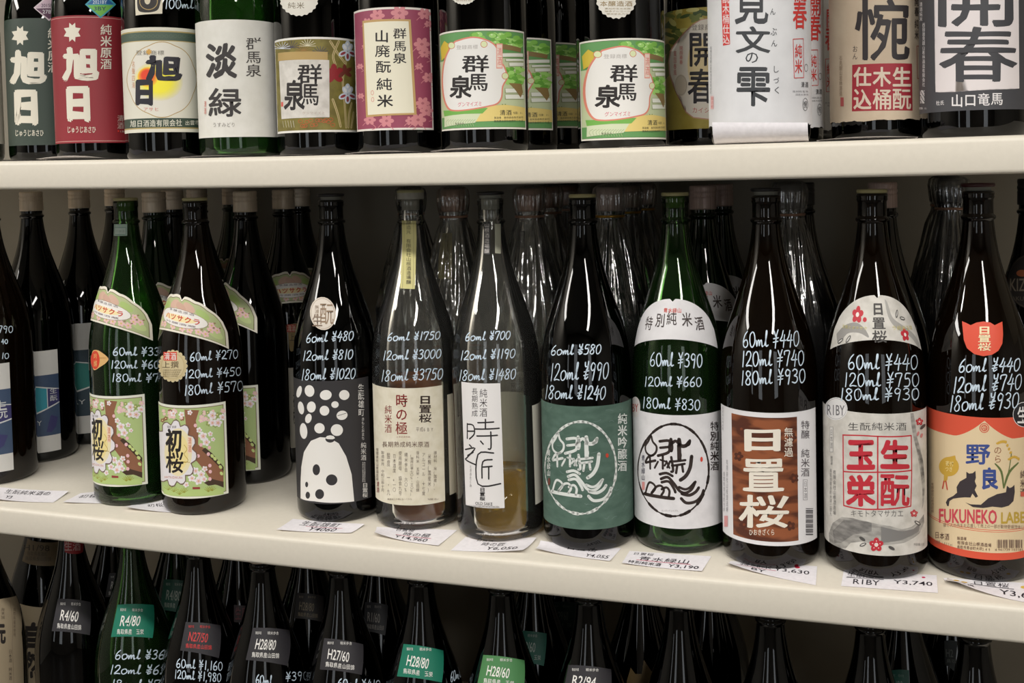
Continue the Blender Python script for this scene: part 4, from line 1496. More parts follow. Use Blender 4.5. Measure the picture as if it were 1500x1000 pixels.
u6 = Bottle(584, 150, 0.12, 'up', G_DARK, CAPM, 'dark bottle with a maroon flowered label around a tall cream panel')
u6b = Bottle(622, 150, 0.228, 'up', G_DARK, CAPM, 'dark bottle hidden behind the maroon labelled bottle, a strip of its label showing')
u7 = Bottle(710, 150, 0.118, 'up', G_DARK, CAPM, 'dark bottle with a green garden label, foremost and leftmost of the four garden labels')
u8 = Bottle(757, 150, 0.225, 'up', G_DARK, CAPM, 'dark bottle with a strip of garden label, directly behind the foremost garden label')
u9 = Bottle(800, 150, 0.338, 'up', G_DARK, CAPM, 'dark bottle with a strip of garden label, farthest back of the garden labels')
u10 = Bottle(910, 150, 0.155, 'up', G_DARK, CAPM, 'dark bottle with a whole garden label, left of the yellow-green leafy label')
u11 = Bottle(1036, 150, 0.28, 'up', G_DARK, CAPM, 'dark bottle with a yellow-green leafy label half hidden by the white paper wrapped bottle')
u12 = Bottle(1113, 150, 0.078, 'up', G_DARK, CAPM, 'bottle wrapped in white paper with large grey-black calligraphy, foremost of its file', extra=0.0016)
u13 = Bottle(1138, 150, 0.19, 'up', G_DARK, CAPM, 'white paper wrapped bottle with red writing, second in its file', extra=0.0016)
u14 = Bottle(1164, 150, 0.30, 'up', G_DARK, CAPM, 'shaded white paper wrapped bottle with red writing, third in its file', extra=0.0016)
u15 = Bottle(1289, 150, 0.158, 'up', G_DARK, CAPM, 'bottle wrapped in beige paper with a square red panel of white characters', extra=0.0012)
u16 = Bottle(1426, 150, 0.10, 'up', G_DARK, CAPM, 'dark bottle with a charcoal label and torn white panel, right end of top shelf')

a = Label(u0, PX)
a.base('d-80', 8.5, 37, 210, (214, 208, 192))
a.done('label')
u0.prices([('40', -3, 4, 10, 12), ('0', 2, 22, 9, 30)], PX, .001)

for b, view, bx, col, sx, kx, line in ((u1, T1, ('d-84', 'd60', 100, 786), (56, 68, 60), 0, 0, False), (u2, T1, ('d-84', 700, 84, 774), (140, 36, 46), 283, -18, True)):
    a = Label(b, view)
    a.base(*bx, col)
    if line:
        a.frame(2.2, .6, (206, 170, 160))
    star(a, 109 + sx, 193 + kx, 45, 52, STARW)
    a.glyph('旭', 50 + sx, 268 + kx, 256 + sx, 462 + kx, STARW, .062, True, rough=.04)
    a.glyph('日', 76 + sx, 478 + kx, 208 + sx, 684 + kx, STARW, .085, True, rough=.05)
    a.text('じゅうじあさひ', 80 + sx, 700 + kx, 238 + sx, 740 + kx, STARW, .015)
    a.text('純米原酒', 256 + sx + (3 if sx else 0), 148 + kx, 325 + sx, 395 + kx, STARW, .02, True)
    if line:
        a.text('清酒', 634, 622, 672, 700, (206, 180, 170), .01, True)
        a.rect(637, 706, 645, 716, (220, 60, 50))
        a.text('1.8L', 652, 708, 676, 718, (206, 180, 170))
    a.done('label', 'crimson label with white brush characters' if line else 'dark green label with white brush characters')
diamond(u1, T1, 266, 42, 84, 72, (196, 170, 184), (88, 52, 78), '2015BY', '27BY')
diamond(u2, T1, 545, 24, 84, 76, (30, 90, 150), (110, 180, 76), '2021BY', '3BY')
a = Label(u2b, PX)
a.base('d-60', 199, 30, 206, (110, 36, 42))
a.frame(2, .5, (170, 120, 116))
a.done('label')

a = Label(u3, T1)
a.base('d-86', 'd78', 148, 716, (218, 215, 200))
a.band(.875, .955, (74, 92, 80))
a.band(.955, .967, (176, 156, 100))
a.band(.868, .876, (176, 156, 100))
a.band(.045, .135, (58, 74, 62))
a.band(.033, .046, (176, 156, 100))
for k in range(16):
    a.ring(710 + k * 24, 196, 9, 8, .0004, (96, 112, 92), 12)
for rx, ry, c in ((184, 200, (176, 146, 84)), (181, 196, (222, 218, 206))):
    a.poly([(878 + rx * (1 + .035 * abs(math.cos(4 * t))) * math.cos(t), 432 + ry * (1 + .035 * abs(math.cos(4 * t))) * math.sin(t)) for t in [2 * math.pi * i / 72 for i in range(72)]], c)
for i in range(14):
    f = i / 13
    c = tuple(int(p + (q - p) * f) for p, q in zip((222, 216, 188), (244, 232, 60)))
    a.ell(858, 440, 134 - 62 * f, 106 - 46 * f, c, .15)
for i in range(10):
    f = i / 9
    c = tuple(int(p + (q - p) * f) for p, q in zip((244, 206, 60), (226, 70, 40)))
    a.ell(802 - 4 * f, 418 - 10 * f, 56 - 26 * f, 54 - 26 * f, c)
IB = (36, 34, 44)
a.glyph('旭', 786, 296, 988, 442, IB, .06, True, rough=.05)
a.glyph('日', 736, 432, 832, 576, IB, .08, True, rough=.05)
a.text('登録商標', 736, 272, 892, 300, (120, 116, 104), .0)
star(a, 808, 281, 16, 18, (206, 160, 80))
a.text('アサヒ', 776, 580, 864, 604, (206, 120, 110), .0)
a.text('名聲四海', 716, 330, 734, 480, (206, 150, 110), 0, True)
a.text('旭日酒造有限会社', 706, 650, 988, 690, (214, 212, 196), .015, skew=-6)
a.text('出雲市', 1002, 652, 1082, 680, (214, 212, 196), .01, skew=-3)
a.done('label', 'cream label with a sun and black brush characters')
a = Label(u3, T1)
a.poly([(733, -60), (884, -60), (880, 74), (736, 84)], (214, 206, 186))
a.poly([(745, -60), (868, -60), (866, 30), (840, 62), (770, 66), (746, 40)], (40, 36, 34), True)
a.ring(806, 8, 48, 44, .0009, (176, 150, 96))
a.ell(800, 0, 16, 24, (206, 196, 172))
a.done('square_sticker', 'square cream sticker with a black roundel')
u3.prices([('100ml Y', 893, -10, 1112, 52)], T1, .0012)

a = Label(u4, T1)
a.base('d-82', 'd74', 106, 742, noisy('soft_white_paper', (214, 212, 204), (221, 219, 212), 70, rough=.8))
a.glyph('淡', 1114, 232, 1288, 428, (52, 48, 48), .04, True, rough=.02)
a.glyph('緑', 1130, 476, 1312, 634, (52, 48, 48), .04, True, rough=.02)
a.text('群馬泉', 1330, 200, 1420, 418, (70, 66, 64), .01, True)
a.text('うすみどり', 1152, 662, 1278, 690, (150, 146, 140), .0)
a.text('清酒', 1108, 545, 1122, 620, (206, 120, 110), 0, True)
a.done('label', 'plain white label with black brush characters')

a = Label(u5, T2)
a.base('d-80', 530, 200, 716, (224, 222, 216))
OLV = noisy('olive_print', (104, 94, 40), (128, 118, 54), 70, rough=.6)
q5 = a.inner(2.6, OLV)
TAN = (196, 180, 128)
for pts in ([(398, 540), (425, 620), (440, 685)], [(470, 330), (452, 430), (462, 560), (470, 690)], [(500, 560), (486, 620), (482, 690)], [(385, 225), (425, 290), (462, 340)], [(430, 225), (400, 300), (412, 350)], [(510, 610), (498, 690)]):
    a.line(pts, .0030, TAN)
    a.line(pts, .0008, (120, 96, 60))
for x, y in ((478, 268), (478, 500)):
    for ang, L_ in ((-1.57, 50), (-2.1, 40), (-1.05, 40), (2.7, 46), (.45, 46), (1.57, 46)):
        cx, cy = x + math.cos(ang) * L_ * .6, y + math.sin(ang) * L_ * .6 + 10
        a.ell(cx, cy, L_ * .55, 15, (206, 214, 226), ang)
        a.ell(cx, cy, L_ * .34, 7, (236, 236, 236) if ang < 0 else (150, 60, 70), ang)
for ang in (-2.6, -1.6, -.5, .6, 2.4):
    a.ell(404 + 26 * math.cos(ang), 405 + 32 * math.sin(ang), 28, 17, (142, 34, 40), ang)
    a.ell(462 + 22 * math.cos(ang), 390 + 20 * math.sin(ang), 22, 11, (110, 50, 40), ang)
for x, y, c in ((175, 245, (70, 64, 76)), (330, 275, (70, 66, 84)), (240, 262, (150, 116, 60)), (262, 236, (206, 200, 170)), (125, 250, (206, 210, 216))):
    for k in range(9):
        t = math.pi * (k / 8) + math.pi
        a.line([(x, y + 14), (x + 44 * math.cos(t), y + 14 + 38 * math.sin(t))], .0007, c, False)
for k in range(14):
    x, y = 220 + 14 * k + random.uniform(-6, 6), 668 + random.uniform(-22, 16)
    a.ring(x, y, 12, 9, .0006, (190, 90, 50), 10)
for k in range(5):
    a.line([(128 + 14 * k, 655), (134 + 14 * k, 690)], .0006, (206, 200, 180))
a.poly([(103, 288), (370, 282), (370, 326), (103, 332)], (178, 150, 92))
a.poly([(108, 332), (378, 326), (380, 636), (122, 646)], WASHI)
for c, q in (('群', (206, 346, 340, 456)), ('馬', (228, 456, 322, 572)), ('泉', (134, 432, 248, 600))):
    a.glyph(c, *q, INK, .03, True, rough=.015)
a.text('グンマイズミ', 232, 604, 356, 622, (180, 160, 150), 0)
a.rect(120, 553, 131, 578, (206, 90, 80))
a.done('label', 'olive label with irises around a white panel')


def scallop(b, view, cx, cy, rx, ry, words):
    a = Label(b, view)
    a.poly([(cx + rx * (1 + .03 * math.cos(22 * t)) * math.cos(t), cy + ry * (1 + .03 * math.cos(22 * t)) * math.sin(t)) for t in [2 * math.pi * i / 132 for i in range(132)]], (216, 212, 202))
    for w in words:
        a.text(*w)
    a.done('round_sticker', 'white scalloped sticker')


scallop(u5, T2, 215, -6, 103, 92, [('純米', 152, 10, 246, 48, (120, 110, 90), .005)])

a = Label(u6, T2)
a.base('d-76', 936, 38, 704, (222, 216, 208))
MAR = (146, 66, 90)
q6 = a.inner(2.4, MAR)
PKF = (204, 132, 138)
for x, y, s_ in ((640, 85, 1.1), (760, 70, 1.3), (895, 75, 1), (880, 240, 1.2), (895, 285, .9), (915, 420, .9), (885, 560, 1.1), (905, 600, 1), (690, 655, 1.1), (600, 650, .9), (860, 650, 1.2), (575, 250, .5), (585, 120, .7), (820, 655, .8), (548, 360, .5), (552, 520, .5), (915, 130, .6), (865, 360, .6)):
    for k in range(6):
        t = k * 1.05
        a.ell(x + 22 * s_ * math.cos(t), y + 18 * s_ * math.sin(t), 15 * s_, 11 * s_, PKF, t, 10)
    a.ell(x, y, 7 * s_, 6 * s_, (170, 96, 108), 0, 8)
    a.line([(x + 10 * s_, y + 22 * s_), (x + 36 * s_, y + 46 * s_), (x + 14 * s_, y + 58 * s_)], .0008, PKF)
    a.line([(x - 20 * s_, y + 12 * s_), (x - 42 * s_, y + 34 * s_)], .0008, PKF)
a.poly([(560, 114), (820, 106), (852, 622), (580, 636)], (186, 152, 98))
a.poly([(568, 126), (808, 116), (838, 612), (590, 624)], (226, 221, 200))
for c, y in (('山', 160), ('廃', 240), ('酛', 325), ('純', 420), ('米', 510)):
    k = (y - 160) / 40
    a.glyph(c, 622 + k * 1.6, y, 706 + k * 2.6, y + 72, INK, .025, False, rough=.01)
for c, y in (('群', 150), ('馬', 218), ('泉', 284)):
    a.glyph(c, 722, y, 800, y + 62, INK, .02, False, rough=.01)
a.ring(614, 503, 7, 12, .0005, (206, 100, 90), 12)
a.ring(616, 540, 7, 12, .0005, (206, 100, 90), 12)
a.done('label', 'maroon flowered label around a cream panel')

a = Label(u7, T2)
a.base('d-80', 1440, 156, 700, (226, 222, 212))
a.frame(2.0, .4, (70, 80, 50))
q7 = a.inner(2.4, (96, 150, 88))
sl, zb, sr, zt = q7
h = zt - zb
a.poly_sz([(sl, zb + h * .12), (sr, zb + h * .12), (sr, zb + h * .72), (sl, zb + h * .72)], (188, 198, 160))
GRNS = ((100, 160, 60), (128, 186, 80), (156, 206, 110))
for i in range(70):
    x, y = random.uniform(1150, 1415), random.uniform(185, 262)
    a.ell(x, y, 20, 13, GRNS[i % 3], 0, 10)
    if i % 3 == 2:
        a.ell(x - 4, y - 5, 6, 3, (206, 228, 176), 0, 8)
a.poly([(1230, 238), (1330, 240), (1420, 262), (1415, 285), (1330, 268), (1240, 258)], (132, 110, 70))
for i in range(40):
    x, y = random.uniform(1335, 1425), random.uniform(365, 455)
    a.ell(x, y, 17, 11, GRNS[i % 3], 0, 10)
for q in ((1310, 288, 1428, 312), (1332, 318, 1430, 335), (1350, 338, 1430, 362), (1330, 478, 1412, 506), (1330, 512, 1432, 540)):
    a.rect(*q, (150, 160, 120))
    a.poly([(q[0] + 3, q[1] + 2), (q[2], q[1] + 3), (q[2], q[3] - 4), (q[0] + 6, q[3] - 4)], (222, 224, 214))
a.poly([(1350, 450), (1420, 455), (1428, 500), (1415, 530), (1380, 480)], (136, 112, 68))
for x, y in ((1325, 575), (1400, 590)):
    for k in range(6):
        t = math.pi + math.pi * k / 5
        a.line([(x, y), (x + 32 * math.cos(t), y - 20 * math.sin(t) * -1 + 8)], .0012, (92, 130, 50), False, True)
a.poly([(1170, 645), (1240, 575), (1330, 568), (1440, 585), (1443, 655), (1170, 660)], (222, 200, 122))
a.poly([(1000, 600), (1080, 598), (1240, 585), (1210, 615), (1100, 620), (1005, 632)], (112, 172, 76))
a.poly([(1005, 632), (1110, 618), (1200, 616), (1170, 665), (1005, 690)], (204, 212, 180))
for i in range(12):
    x = 1020 + 13 * i
    a.line([(x, 684), (x - 6, 662), (x + 8, 648)], .0006, (156, 176, 130))
a.poly([(985, 260), (1005, 222), (1030, 240), (1025, 300), (990, 330)], (206, 180, 60))
pan = [(1060, 222), (1110, 206), (1160, 198), (1210, 206), (1262, 228), (1292, 262), (1302, 320), (1330, 360), (1346, 420), (1322, 470), (1316, 530), (1292, 565), (1240, 580), (1140, 598), (1060, 604), (1022, 590), (998, 530), (990, 430), (1002, 330), (1030, 262)]
a.poly(pan, (214, 130, 110), True)
a.poly([(1165 + (x - 1165) * .955, 402 + (y - 402) * .96) for x, y in pan], (226, 224, 220), True)
for x, y in ((1043, 247), (1218, 240), (1332, 412)):
    a.ell(x, y, 19, 19, (196, 110, 84))
    a.ell(x, y, 16, 16, (214, 222, 176))
for c, q in (('群', (1098, 298, 1246, 394)), ('馬', (1132, 400, 1238, 494)), ('泉', (1032, 408, 1152, 534))):
    a.glyph(c, *q, INK, .035, True, rough=.012)
a.text('登録商標', 1068, 244, 1186, 270, (170, 164, 160), 0, skew=-4)
a.text('グンマイズミ', 1076, 552, 1208, 580, (206, 90, 110), .005, skew=-4)
a.rect(1284, 236, 1318, 372, (226, 156, 140))
a.rect(1288, 242, 1314, 366, (230, 208, 196))
a.text('清酒', 1289, 255, 1315, 355, (216, 110, 100), .0, True)
a.text('清酒', 1302, 594, 1368, 626, (60, 60, 50), .01)
a.text('内容量1.8L', 1374, 604, 1428, 620, (70, 70, 56), .0)
a.text('製造者 島岡酒造株式会社', 1272, 632, 1430, 645, (70, 70, 56), .0, skew=-3)
a.text('群馬県太田市由良町三七五', 1272, 650, 1430, 664, (70, 70, 56), .0, skew=-3)
a.text('製造年月', 1062, 664, 1112, 676, (100, 110, 80), 0)
g7 = a.done('label', 'garden picture label with three black brush characters')
z7, e7 = a.box[3], a.box[2] / R
for b, (x, y), dt in ((u8, (807, 53), .0), (u9, (848, 60), .0), (u10, (975, 54), -.10)):
    q = Label(b, PX).m(x, y)
    q2 = Label(b, PX).m(proj(b.M @ Vector((0, 0, .15)))[0], y + 2)
    reuse('label', g7, b, q[0] / R - e7 + dt, q2[1] - z7)
scallop(u7, T2, 1108, -30, 70, 54, [('原材料名', 1066, -6, 1150, 8, (150, 140, 120), 0)])
scallop(u10, T3, 602, -10, 108, 110, [('本醸造酒', 512, 4, 692, 36, (140, 116, 70), .008), ('原材料名米米麹', 540, 42, 680, 52, (170, 156, 130), 0), ('醸造アルコール', 540, 56, 680, 66, (170, 156, 130), 0), ('精米歩合六十', 550, 70, 670, 80, (170, 156, 130), 0)])
for b, q in ((u5b, (496, 506, 24, 190)), (u6b, (640, 651, 10, 60))):
    a = Label(b, PX)
    a.base('d-30', q[1], q[2], q[3], (50, 40, 42) if b is u5b else (96, 60, 70))
    a.frame(1, .5, (120, 116, 110))
    a.done('label')

a = Label(u11, T3)
GOLDP = noisy('gold_print', (150, 134, 54), (172, 156, 74), 40, rough=.5)
a.base('d-84', 'd50', 38, 696, GOLDP)
LG = ((84, 98, 46), (112, 122, 60), (66, 84, 42), (186, 180, 110))
for i in range(40):
    x, y = random.uniform(862, 1100), random.uniform(46, 210) + (0 if i % 4 else 60)
    a.ell(x, y, random.uniform(16, 40), random.uniform(8, 16), LG[i % 4], random.uniform(-.9, .9), 12)
for i in range(8):
    a.ell(random.uniform(862, 900), random.uniform(250, 420), 18, 30, LG[i % 2], .3, 12)
pan = [(1110, 96), (1060, 105), (1012, 135), (985, 190), (960, 225), (920, 238), (896, 275), (886, 330), (890, 400), (910, 450), (945, 490), (960, 560), (980, 610), (1020, 640), (1110, 650)]
a.poly(pan, (196, 150, 130))
a.poly([(1112 + (x - 1112) * .97, 370 + (y - 370) * .98) for x, y in pan], (224, 216, 204))
a.ell(1050, 350, 60, 150, (226, 206, 160))
a.glyph('開', 1000, 178, 1142, 362, (44, 40, 44), .03, True, rough=.02)
a.glyph('春', 990, 372, 1142, 562, (44, 40, 44), .03, True, rough=.02)
a.text('登録商標', 1010, 130, 1150, 166, (110, 100, 90), .0)
a.text('カイシュン', 1013, 580, 1175, 614, (190, 84, 76), .0)
a.text('萬国春風', 914, 275, 932, 410, (200, 110, 100), 0, True)
a.text('開顔華春', 946, 248, 966, 350, (200, 110, 100), 0, True)
a.ell(955, 462, 34, 58, (200, 188, 170))
a.ring(955, 462, 30, 52, .0004, (160, 150, 136))
a.done('label', 'yellow-green leafy label with a white cloud panel')


def torn(b, view, ztop, cells, m):
    """paper wrapped all around a bottle, its foot torn unevenly"""
    a = Label(b, view)
    a.cutlo = (0, .186)
    n = 96
    zb = min(cells)
    rnd = random.Random(3)
    vs, fs = [], []
    for i in range(n + 1):
        s = -math.pi * R + 2 * math.pi * R * i / n
        vs += [(s, cells[0] + rnd.uniform(-.0007, .0007) + .0006 * math.sin(i * .7)), (s, ztop)]
    for i in range(n):
        fs.append((2 * i, 2 * i + 2, 2 * i + 3, 2 * i + 1))
    a.add(vs, fs, m)
    return a


WP = noisy('white_wrapping_paper', (212, 212, 214), (222, 222, 224), 30, rough=.8, bump=.1)
BP = noisy('beige_wrapping_paper', (184, 166, 144), (196, 180, 158), 30, rough=.8, bump=.1)
zt12 = Label(u12, T3).m(1370, 674)[1]
a = torn(u12, T3, .26, (zt12,), WP)
CK = (54, 56, 60)
a.glyph('寛', 1244, -190, 1428, 134, CK, .025, True, rough=.008)
a.glyph('文', 1248, 142, 1440, 290, CK, .025, True, rough=.008)
a.glyph('の', 1303, 284, 1372, 342, CK, .005, True)
a.glyph('雫', 1254, 362, 1438, 578, CK, .025, True, rough=.008)
a.poly([(1172, -30), (1214, -30), (1220, 240), (1182, 248)], (206, 60, 56))
a.text('生酛木桶仕込', 1177, -90, 1216, 240, (226, 216, 216), .015, True, skew=4)
a.view = T4
for c, q in (('ん', (104, 46, 132, 80)), ('ぶ', (106, 152, 140, 192)), ('ん', (110, 218, 142, 252)), ('し', (124, 358, 150, 394)), ('づ', (122, 420, 152, 452)), ('く', (128, 470, 152, 508))):
    a.glyph(c, *q, CK, .0, True)
RR_ = (206, 60, 56)
a.glyph('開', 236, -110, 300, 10, RR_, .03, True)
a.glyph('春', 226, 0, 302, 158, RR_, .03, True)
for q in ([(228, 212), (283, 210)], [(283, 210), (285, 421)], [(285, 421), (234, 423)], [(234, 423), (228, 212)]):
    a.line(q, .0007, RR_, False)
a.text('純米', 236, 235, 278, 400, RR_, .015, True)
a.ring(298, 368, 9, 20, .0005, CK, 12)
a.text('清酒', 270, 442, 310, 476, CK, .005)
a.text('原材料名米', 224, 490, 310, 502, (130, 130, 134), 0)
a.text('国産米使用', 240, 508, 310, 518, (130, 130, 134), 0)
a.ring(293, 566, 14, 34, .0005, CK, 14)
a.text('惋', 282, 545, 304, 588, CK, 0)
a.view = T3
a.rect(1116, 520, 1133, 592, (226, 190, 190))
a.text('醸造者', 1118, 524, 1132, 588, (200, 100, 100), 0, True)
a.text('開春石見銀山若林酒造有限会社', 1113, 250, 1122, 510, (150, 150, 154), 0, True)
wrap12 = a.done('paper_wrap', 'white paper wrap with calligraphy')
reuse('paper_wrap', wrap12, u13, .02, 0)
reuse('paper_wrap', wrap12, u14, .04, 0)

zt15 = Label(u15, T4).m(700, 652)[1]
a = torn(u15, T4, .26, (zt15,), BP)
a.glyph('惋', 562, -10, 862, 332, (40, 34, 36), .035, True, rough=.006)
a.text('おん', 550, 245, 580, 325, (70, 60, 56), .005, True)
RB = (150, 34, 48)
a.poly([(550, 352), (873, 345), (876, 600), (548, 604)], RB)
for s_, x in (('仕込', (556, 654)), ('木桶', (660, 760)), ('生酛', (768, 868))):
    a.glyph(s_[0], x[0], 362, x[1], 470, (206, 190, 172), .03, True)
    a.glyph(s_[1], x[0], 482, x[1], 594, (206, 190, 172), .03, True)
a.text('石見銀山若林酒造', 480, 300, 498, 520, (140, 120, 100), 0, True)
a.text('開春', 884, -20, 910, 90, (60, 50, 48), .02, True)
a.text('純米', 885, 100, 908, 215, (60, 50, 48), .02, True)
a.rect(488, 528, 505, 576, (170, 80, 80))
for q in ([(897, 250), (912, 250)], [(897, 250), (900, 425)], [(900, 425), (912, 425)]):
    a.line(q, .0007, (150, 70, 66), False)
a.done('paper_wrap', 'beige paper wrap with a red panel')

a = Label(u16, T4)
CH = (64, 64, 68)
a.base('d-88', 'd86', -330, 597, CH)
pts = []
for i in range(41):
    f = i / 40
    pts.append((994 + 8 * f + random.uniform(-2, 2), -200 + 700 * f))
for i in range(41):
    f = i / 40
    pts.append((1002 + 452 * f, 500 - 22 * f + random.uniform(-4, 4)))
pts += [(1455, 478), (1450, -200)]
a.poly(pts, (222, 214, 214))
KB = (62, 62, 66)
a.glyph('開', 1014, -190, 1424, 148, KB, .028, True, rough=.01)
a.glyph('春', 1018, 144, 1446, 446, KB, .028, True, rough=.01)
WT = (224, 220, 220)
a.text('杜氏', 1004, 545, 1048, 572, WT, .008, skew=-3)
a.text('山口竜馬', 1082, 508, 1370, 582, WT, .02, skew=-14)
a.text('西田岩見銀山若林酒造有限会社', 930, 122, 946, 470, WT, .0, True)
a.text('清酒純米', 916, 10, 932, 116, WT, .0, True)
for i in range(6):
    for j in range(11):
        if (i * 5 + j * 3) % 4:
            a.rect(920 + i * 4, 490 + j * 6.5, 923.4 + i * 4, 495 + j * 6.5, WT)
a.text('内容量1.8L', 914, 580, 958, 594, WT, 0)
a.done('label', 'charcoal label with a torn white panel')
# ------------------------------------------------------------------ bottom shelf


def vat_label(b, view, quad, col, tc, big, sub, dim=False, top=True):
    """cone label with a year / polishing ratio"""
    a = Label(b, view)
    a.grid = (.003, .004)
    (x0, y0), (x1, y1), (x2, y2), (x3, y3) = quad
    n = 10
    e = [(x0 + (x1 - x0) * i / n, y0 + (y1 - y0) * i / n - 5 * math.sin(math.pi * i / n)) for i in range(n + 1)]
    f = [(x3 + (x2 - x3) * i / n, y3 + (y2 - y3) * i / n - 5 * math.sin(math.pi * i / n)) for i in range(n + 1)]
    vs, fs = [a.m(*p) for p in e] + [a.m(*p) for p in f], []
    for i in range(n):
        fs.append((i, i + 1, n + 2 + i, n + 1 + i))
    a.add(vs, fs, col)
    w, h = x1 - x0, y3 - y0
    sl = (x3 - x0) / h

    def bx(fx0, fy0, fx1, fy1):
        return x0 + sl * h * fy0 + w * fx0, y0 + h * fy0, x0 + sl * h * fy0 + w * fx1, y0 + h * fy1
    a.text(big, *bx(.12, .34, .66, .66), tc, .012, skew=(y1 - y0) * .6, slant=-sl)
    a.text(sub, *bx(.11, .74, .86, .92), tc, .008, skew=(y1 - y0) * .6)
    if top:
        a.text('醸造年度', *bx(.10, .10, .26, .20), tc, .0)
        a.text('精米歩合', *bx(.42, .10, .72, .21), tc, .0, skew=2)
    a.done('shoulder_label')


BKL, GRL, LGL = (46, 44, 48), (20, 116, 92), (76, 132, 80)
d0 = Bottle(-22, 900, 0.105, 'low', G_DARK, CAPM, 'dark bottle with a beige label at the left end of the bottom shelf')
d1 = Bottle(66, 900, 0.235, 'low', G_DARK, CAPM, 'dark bottle with a beige neck label and a beige label of black brush characters')
d2 = Bottle(108, 900, 0.132, 'low', G_DARK, CAPM, 'dark bottle with a red neck band and black label reading R4/60')
d3 = Bottle(196, 900, 0.119, 'low', G_GREEN, CAPM, 'green bottle with a green label reading R4/80, priced from 360')
d4 = Bottle(293, 900, 0.106, 'low', G_DARK, CAPM, 'dark bottle with red lettering 27/50 on a black shoulder label')
d5 = Bottle(387, 900, 0.090, 'low', G_DARK, CAPM, 'dark bottle with white lettering 28/80 on a black shoulder label, front row')
d6 = Bottle(502, 900, 0.10, 'low', G_DARK, CAPM, 'dark bottle with white lettering H27/60 on a black shoulder label')
d7 = Bottle(618, 900, 0.10, 'low', G_DARK, CAPM, 'dark bottle with a teal green shoulder label reading H28/80')
d8 = Bottle(736, 900, 0.10, 'low', G_DARK, CAPM, 'dark bottle with a leaf green shoulder label reading H28/60')
d9 = Bottle(863, 900, 0.10, 'low', G_DARK, CAPM, 'dark bottle with a black shoulder label reading R2/94')
vat_label(d2, L1, ((318, 512), (497, 530), (493, 712), (284, 690)), BKL, WHITE, 'R4/60', '鳥取県産山田錦')
vat_label(d3, L1, ((646, 545), (844, 546), (838, 728), (610, 722)), GRL, WHITE, 'R4/80', '鳥取県産 玉栄')
vat_label(d4, L1, ((1020, 640), (1212, 658), (1202, 838), (990, 796)), BKL, (206, 60, 60), 'N27/50', '鳥取県産山田錦')
vat_label(d5, L1, ((1388, 672), (1590, 684), (1578, 880), (1350, 848)), BKL, WHITE, 'H28/80', '鳥取県産山田錦')
vat_label(d6, L2, ((356, 728), (570, 762), (562, 930), (332, 900)), BKL, WHITE, 'H27/60', '鳥取県産山田錦')
vat_label(d7, L2, ((792, 760), (1010, 796), (1002, 972), (756, 938)), GRL, WHITE, 'H28/80', '鳥取県産 玉栄')
vat_label(d8, L2, ((1230, 820), (1456, 850), (1450, 1022), (1196, 990)), LGL, WHITE, 'H28/60', '鳥取県産 玉栄')
vat_label(d9, L3, ((348, 800), (582, 824), (578, 996), (318, 966)), BKL, WHITE, 'R2/94', '鳥取県産山田錦')
a = Label(d2, L1)
a.grid = (.004, .004)
a.poly([(352, 170), (458, 178), (455, 256), (430, 266), (380, 264), (356, 256)], (150, 34, 40))
a.text('生酒', 352, 196, 444, 250, (206, 170, 166), .012)
a.done('neck_band', 'red neck band')
d3.prices([('60ml y360', 634, 790, 946, 850, -2), ('120ml y620', 604, 872, 958, 930, 2), ('180ml y780', 612, 952, 960, 1010, 2)], L1, .0014)
d4.prices([('60ml Y1,160', 968, 838, 1226, 895, 18), ('120ml Y1,980', 958, 898, 1218, 955, 20)], L1, .0012)
d5.prices([('60ml', 1405, 925, 1500, 985, 6)], L1, .0012)
d5.prices([('Y390', 145, 912, 272, 968, -8)], L2, .0012)
d6.prices([('60ml Y410', 430, 948, 668, 1000, 8)], L2, .0012)
d7.prices([('60ml', 1050, 905, 1110, 975, -30)], L2, .0012)

a = Label(d1, L1)
a.grid = (.004, .004)
a.poly([(152, 180), (332, 196), (304, 330), (122, 304)], (128, 112, 88))
a.text('H1/98', 130, 214, 272, 246, (66, 58, 50), .0, skew=6)
a.text('鳥取県産雄町', 148, 250, 262, 276, (90, 80, 66), .0, skew=4)
a.text('鳥取県産山田錦', 138, 276, 282, 302, (90, 80, 66), .0, skew=6)
a.done('neck_label', 'beige neck label')
a = Label(d1, L1)
a.grid = (.004, .004)
a.poly([(108, 538), (200, 558), (320, 556), (330, 760), (330, 1100), (134, 1100), (128, 900)], (176, 160, 132))
a.glyph('自', 126, 640, 246, 790, (46, 40, 38), .06, True, rough=.03)
a.glyph('然', 130, 800, 240, 950, (46, 40, 38), .06, True, rough=.03)
a.done('label', 'beige label with black brush characters')
a = Label(d0, L1)
a.grid = (.004, .004)
a.poly([(-60, 520), (20, 510), (108, 490), (118, 700), (134, 1100), (-60, 1100)], (168, 152, 126))
a.line([(52, 520), (66, 760), (76, 1000)], .0005, (120, 104, 86), False)
a.text('元', -30, 640, 32, 760, (46, 40, 38), .06)
a.text('日本酒 純米酒', 46, 790, 66, 960, (96, 84, 70), 0, True)
a.text('鳥取県産米使用', 70, 560, 86, 720, (130, 114, 96), 0, True)
a.text('弁天娘', 4, 560, 26, 625, (110, 96, 80), 0, True)
a.done('label', 'beige label with black brush characters')

